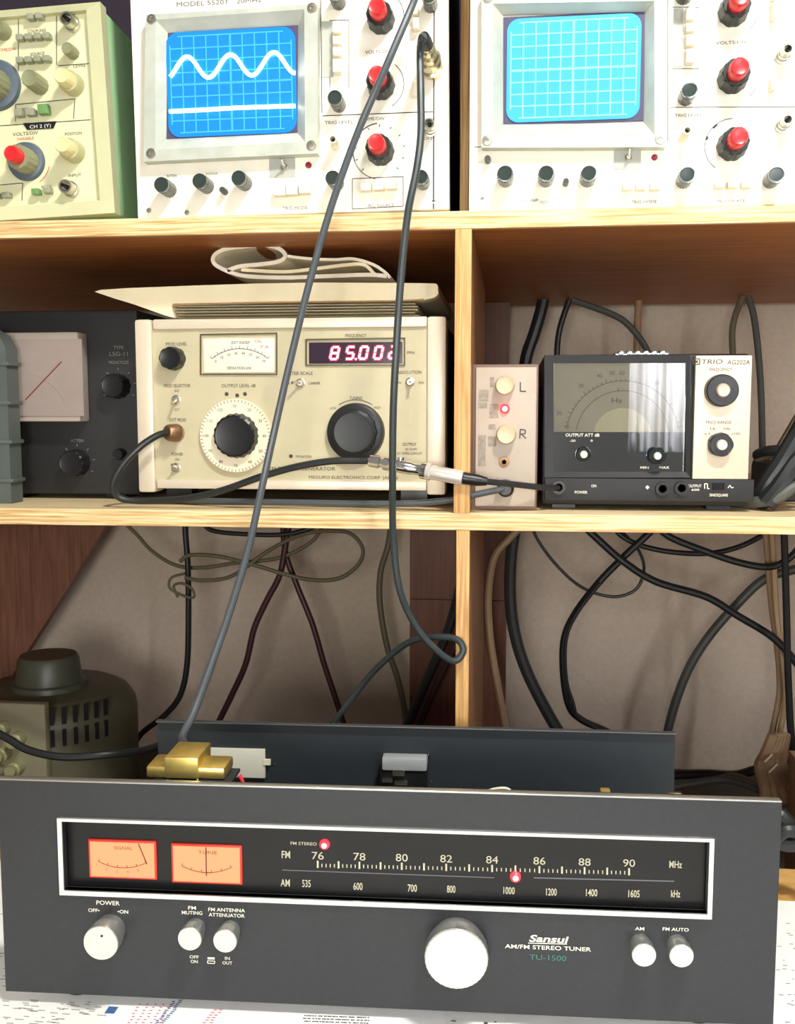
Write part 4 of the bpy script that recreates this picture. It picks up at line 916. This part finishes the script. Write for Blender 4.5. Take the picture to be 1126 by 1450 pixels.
bc('tan cord hanging near the right edge, right of two', [(1092, 738), (1096, 800), (1100, 870), (1108, 930), (1112, 990), (1104, 1040), (1098, 1075), (1106, 1110)], .0036, mat('pale tan flex', (178, 150, 112), .5), 1.23)
for i, (lab, pts, r, m, Y) in enumerate([
    ('black cord lying along the bottom board right of the tuner lid', [(900, 1100), (955, 1097), (1000, 1096), (1040, 1098), (1070, 1090)], .0060, rubd, 1.26),
    ('tan cord curling on the bottom board right of the tuner lid', [(960, 1112), (1010, 1106), (1035, 1099), (1060, 1106), (1090, 1120)], .0045, olive, 1.20),
    ('slate cord lying nearest the tuner on the bottom board', [(930, 1118), (985, 1108), (1030, 1104), (1070, 1116), (1105, 1130)], .0045, gflex, 1.14)]):
    bc(lab, pts, r, m, Y)
# tied bundle
bd = thing('cord_bundle', 'bundle of tan cord gathered with two pale twist ties at the lower right', 'cord bundle', at(1095, 1090, 1.10))
bo = bd.location
for i in range(5):
    MB().tube([at(1104+i*4-8, 1040, 1.10+.004*i)-bo, at(1092+i*6-8, 1068, 1.10)-bo, at(1086+i*8-10, 1085, 1.09)-bo, at(1092+i*10-10, 1112, 1.09+.01*i)-bo, at(1100+i*12-14, 1140, 1.08+.01*i)-bo], .0062, mat and 10).build('cord_strand', tan, bd)
for (a, b_) in (((1083, 1079), (1094, 1068)), ((1089, 1094), (1101, 1082))):
    MB().tube([at(*a, 1.07)-bo, at(*b_, 1.07)-bo], .0011, 6, smooth=False).build('twist_tie', whitep, bd)
# box at right edge on the desk rear
q0 = at(1112, 1206, .79); cb = thing('cardboard_box', 'brown cardboard box cut by the right edge beside the tuner', 'box', (q0.x+.10, .845, zB+.0003))
zz = at(1112, 1150, .81).z
MB().box(-.052, .06, .0, .12, 0, zz-zB, .002).build('box_body', mat('brown cardboard', (126, 96, 62), .8, noise=.06), cb)
MB().box(-.054, .062, -.002, .04, zz-zB-.004, zz-zB+.0008, .0004).build('box_flap', mat('light cardboard', (136, 106, 70), .8), cb)
dkc = bc('dark cable heap against the cardboard box at the right end of the tuner', [(1096, 1150, .74), (1108, 1156, .735), (1122, 1172, .735), (1135, 1190, .735), (1118, 1196, .735), (1100, 1190, .735), (1112, 1176, .73), (1140, 1180, .73), (1160, 1200, .72)], .0055, rubd, name='cable_heap', cat='cable heap')
bc('black cord passing in front of the round transformer at lower left', [(-40, 1020, .93), (10, 1045, .92), (40, 1062, .915), (90, 1072, .915), (160, 1068, .93), (205, 1062, .97), (240, 1050, 1.02)], .0040, rubd)
# middle compartment
MBK = 1.36
bc('thick black cord behind the small box in the middle compartment', [(771, 420), (765, 445), (756, 475), (744, 515), (738, 600)], .0082, rubd, MBK)
bc('thin black cord dropping behind the left end of the black oscillator', [(808, 420), (799, 445), (792, 470), (789, 500), (789, 560)], .0040, rubd, MBK)
bc('slate cord arching over the middle of the black oscillator', [(810, 425), (846, 437), (880, 452), (903, 475), (918, 500), (930, 540)], .0042, gflex, 1.3)
bc('tan cord upright behind the carry clip of the black oscillator', [(905, 420), (903, 460), (902, 500), (902, 540)], .0050, tan, 1.38)
bc('olive cord behind the pale panel of the black oscillator', [(1052, 420), (1042, 445), (1037, 470), (1038, 505), (1040, 560)], .0042, olive, 1.34)
bc('dark cord descending past the right end of the black oscillator', [(1060, 420), (1068, 450), (1074, 500), (1078, 560), (1080, 640)], .0042, gflex, 1.3)
wd = MB(); p0 = at(1135, 585, 1.1); p1 = at(1082, 676, 1.05); wd.tube([Vector((0, 0, 0)), p1-p0], .0055, 8, smooth=False); o = wd.build('wooden_stick', mat('pale stick wood', (150, 132, 106), .7)); o.location = p0; o['label'] = 'pale slanting stick leaning in the dark corner right of the black oscillator'; o['category'] = 'stick'
for i, (lab, pts, m, r) in enumerate([
    ('glossy black lead looping at the right end of the middle shelf, topmost', [(1074, 645, .95), (1090, 640, .93), (1115, 640, .92), (1140, 650, .92), (1150, 700, .92)], rubd, .006),
    ('black lead stacked against the right end of the black oscillator', [(1076, 712, .90), (1085, 690, .89), (1105, 660, .89), (1126, 625, .90), (1140, 600, .90)], rubd, .009),
    ('black lead bulging toward the right edge of the middle shelf', [(1085, 714, .88), (1105, 690, .88), (1125, 660, .885), (1145, 640, .89)], rubd, .009),
    ('slate lead lying on the shelf at its right end', [(1030, 712, .92), (1070, 711, .885), (1100, 706, .875), (1125, 690, .875), (1150, 688, .875)], gflex, .005)]):
    bc(lab, pts, r, m, name='test_lead')
bkp = at(1100, 700, 1.0)
o = MB().box(0, .10, 0, .12, 0, .035, .006).build('equipment_case', blackm); o.location = (bkp.x-.005, .97, zM1+.0003); o['label'] = 'dark case in the shade behind the leads at the right end of the middle shelf'; o['category'] = 'case'

# ------------------------------------------------------------------ curtain mirrored in the meter glass
cxs = .27
cu = MB(); rows = []
for j in range(2):
    z = CAMZ-.09+j*.75; rows.append([cu.bm.verts.new((cxs+i*.005, -.62+.012*math.sin(i*.55)+.006*math.sin(i*1.7), z)) for i in range(90)])
for i in range(89): cu.bm.faces.new((rows[0][i], rows[0][i+1], rows[1][i+1], rows[1][i]))
cm = bpy.data.materials.new('thin white curtain'); cm.use_nodes = True; nt = cm.node_tree
tr = nt.nodes.new('ShaderNodeBsdfTranslucent'); df = nt.nodes.new('ShaderNodeBsdfDiffuse'); mx = nt.nodes.new('ShaderNodeMixShader'); tr.inputs[0].default_value = (.9, .9, .92, 1); df.inputs[0].default_value = (.9, .9, .92, 1)
nt.links.new(tr.outputs[0], mx.inputs[1]); nt.links.new(df.outputs[0], mx.inputs[2])
nt.links.new(mx.outputs[0], [n for n in nt.nodes if n.type == 'OUTPUT_MATERIAL'][0].inputs['Surface'])
o = cu.build('curtain', cm, sharp=180); o['label'] = 'thin white pleated curtain seen mirrored in the meter glass of the black oscillator'; o['category'] = 'curtain'
sm = o.modifiers.new('th', 'SOLIDIFY'); sm.thickness = .0006
# ------------------------------------------------------------------ light
def area(name, loc, tgt, sx, sy, power, col=(1, 1, 1)):
    l = bpy.data.lights.new(name, 'AREA'); l.shape = 'RECTANGLE'; l.size = sx; l.size_y = sy; l.energy = power; l.color = col
    o = bpy.data.objects.new(name, l); C.objects.link(o); o.location = loc
    o.rotation_euler = (Vector(tgt)-Vector(loc)).to_track_quat('-Z', 'Y').to_euler(); return o
area('ceiling_lamp', (.24, .13, CAMZ+.86), (.05, .83, CAMZ), .14, .09, 12, (1, .98, .92))
area('window_daylight', (cxs+.30, -.75, CAMZ+.27), (cxs+.2, 0, CAMZ+.2), .5, .6, 34, (.95, .97, 1))
area('room_fill', (-.10, -.5, CAMZ-.02), (.0, 1.0, CAMZ-.15), .28, .22, 7, (1, .97, .92))
w = bpy.data.worlds.new('world'); bpy.context.scene.world = w; w.use_nodes = True
w.node_tree.nodes['Background'].inputs[0].default_value = (.9, .88, .85, 1); w.node_tree.nodes['Background'].inputs[1].default_value = .25
vs = bpy.context.scene.view_settings
vs.view_transform = 'Standard'; vs.look = 'None'; vs.gamma = 1; vs.use_curve_mapping = False; vs.exposure = .28
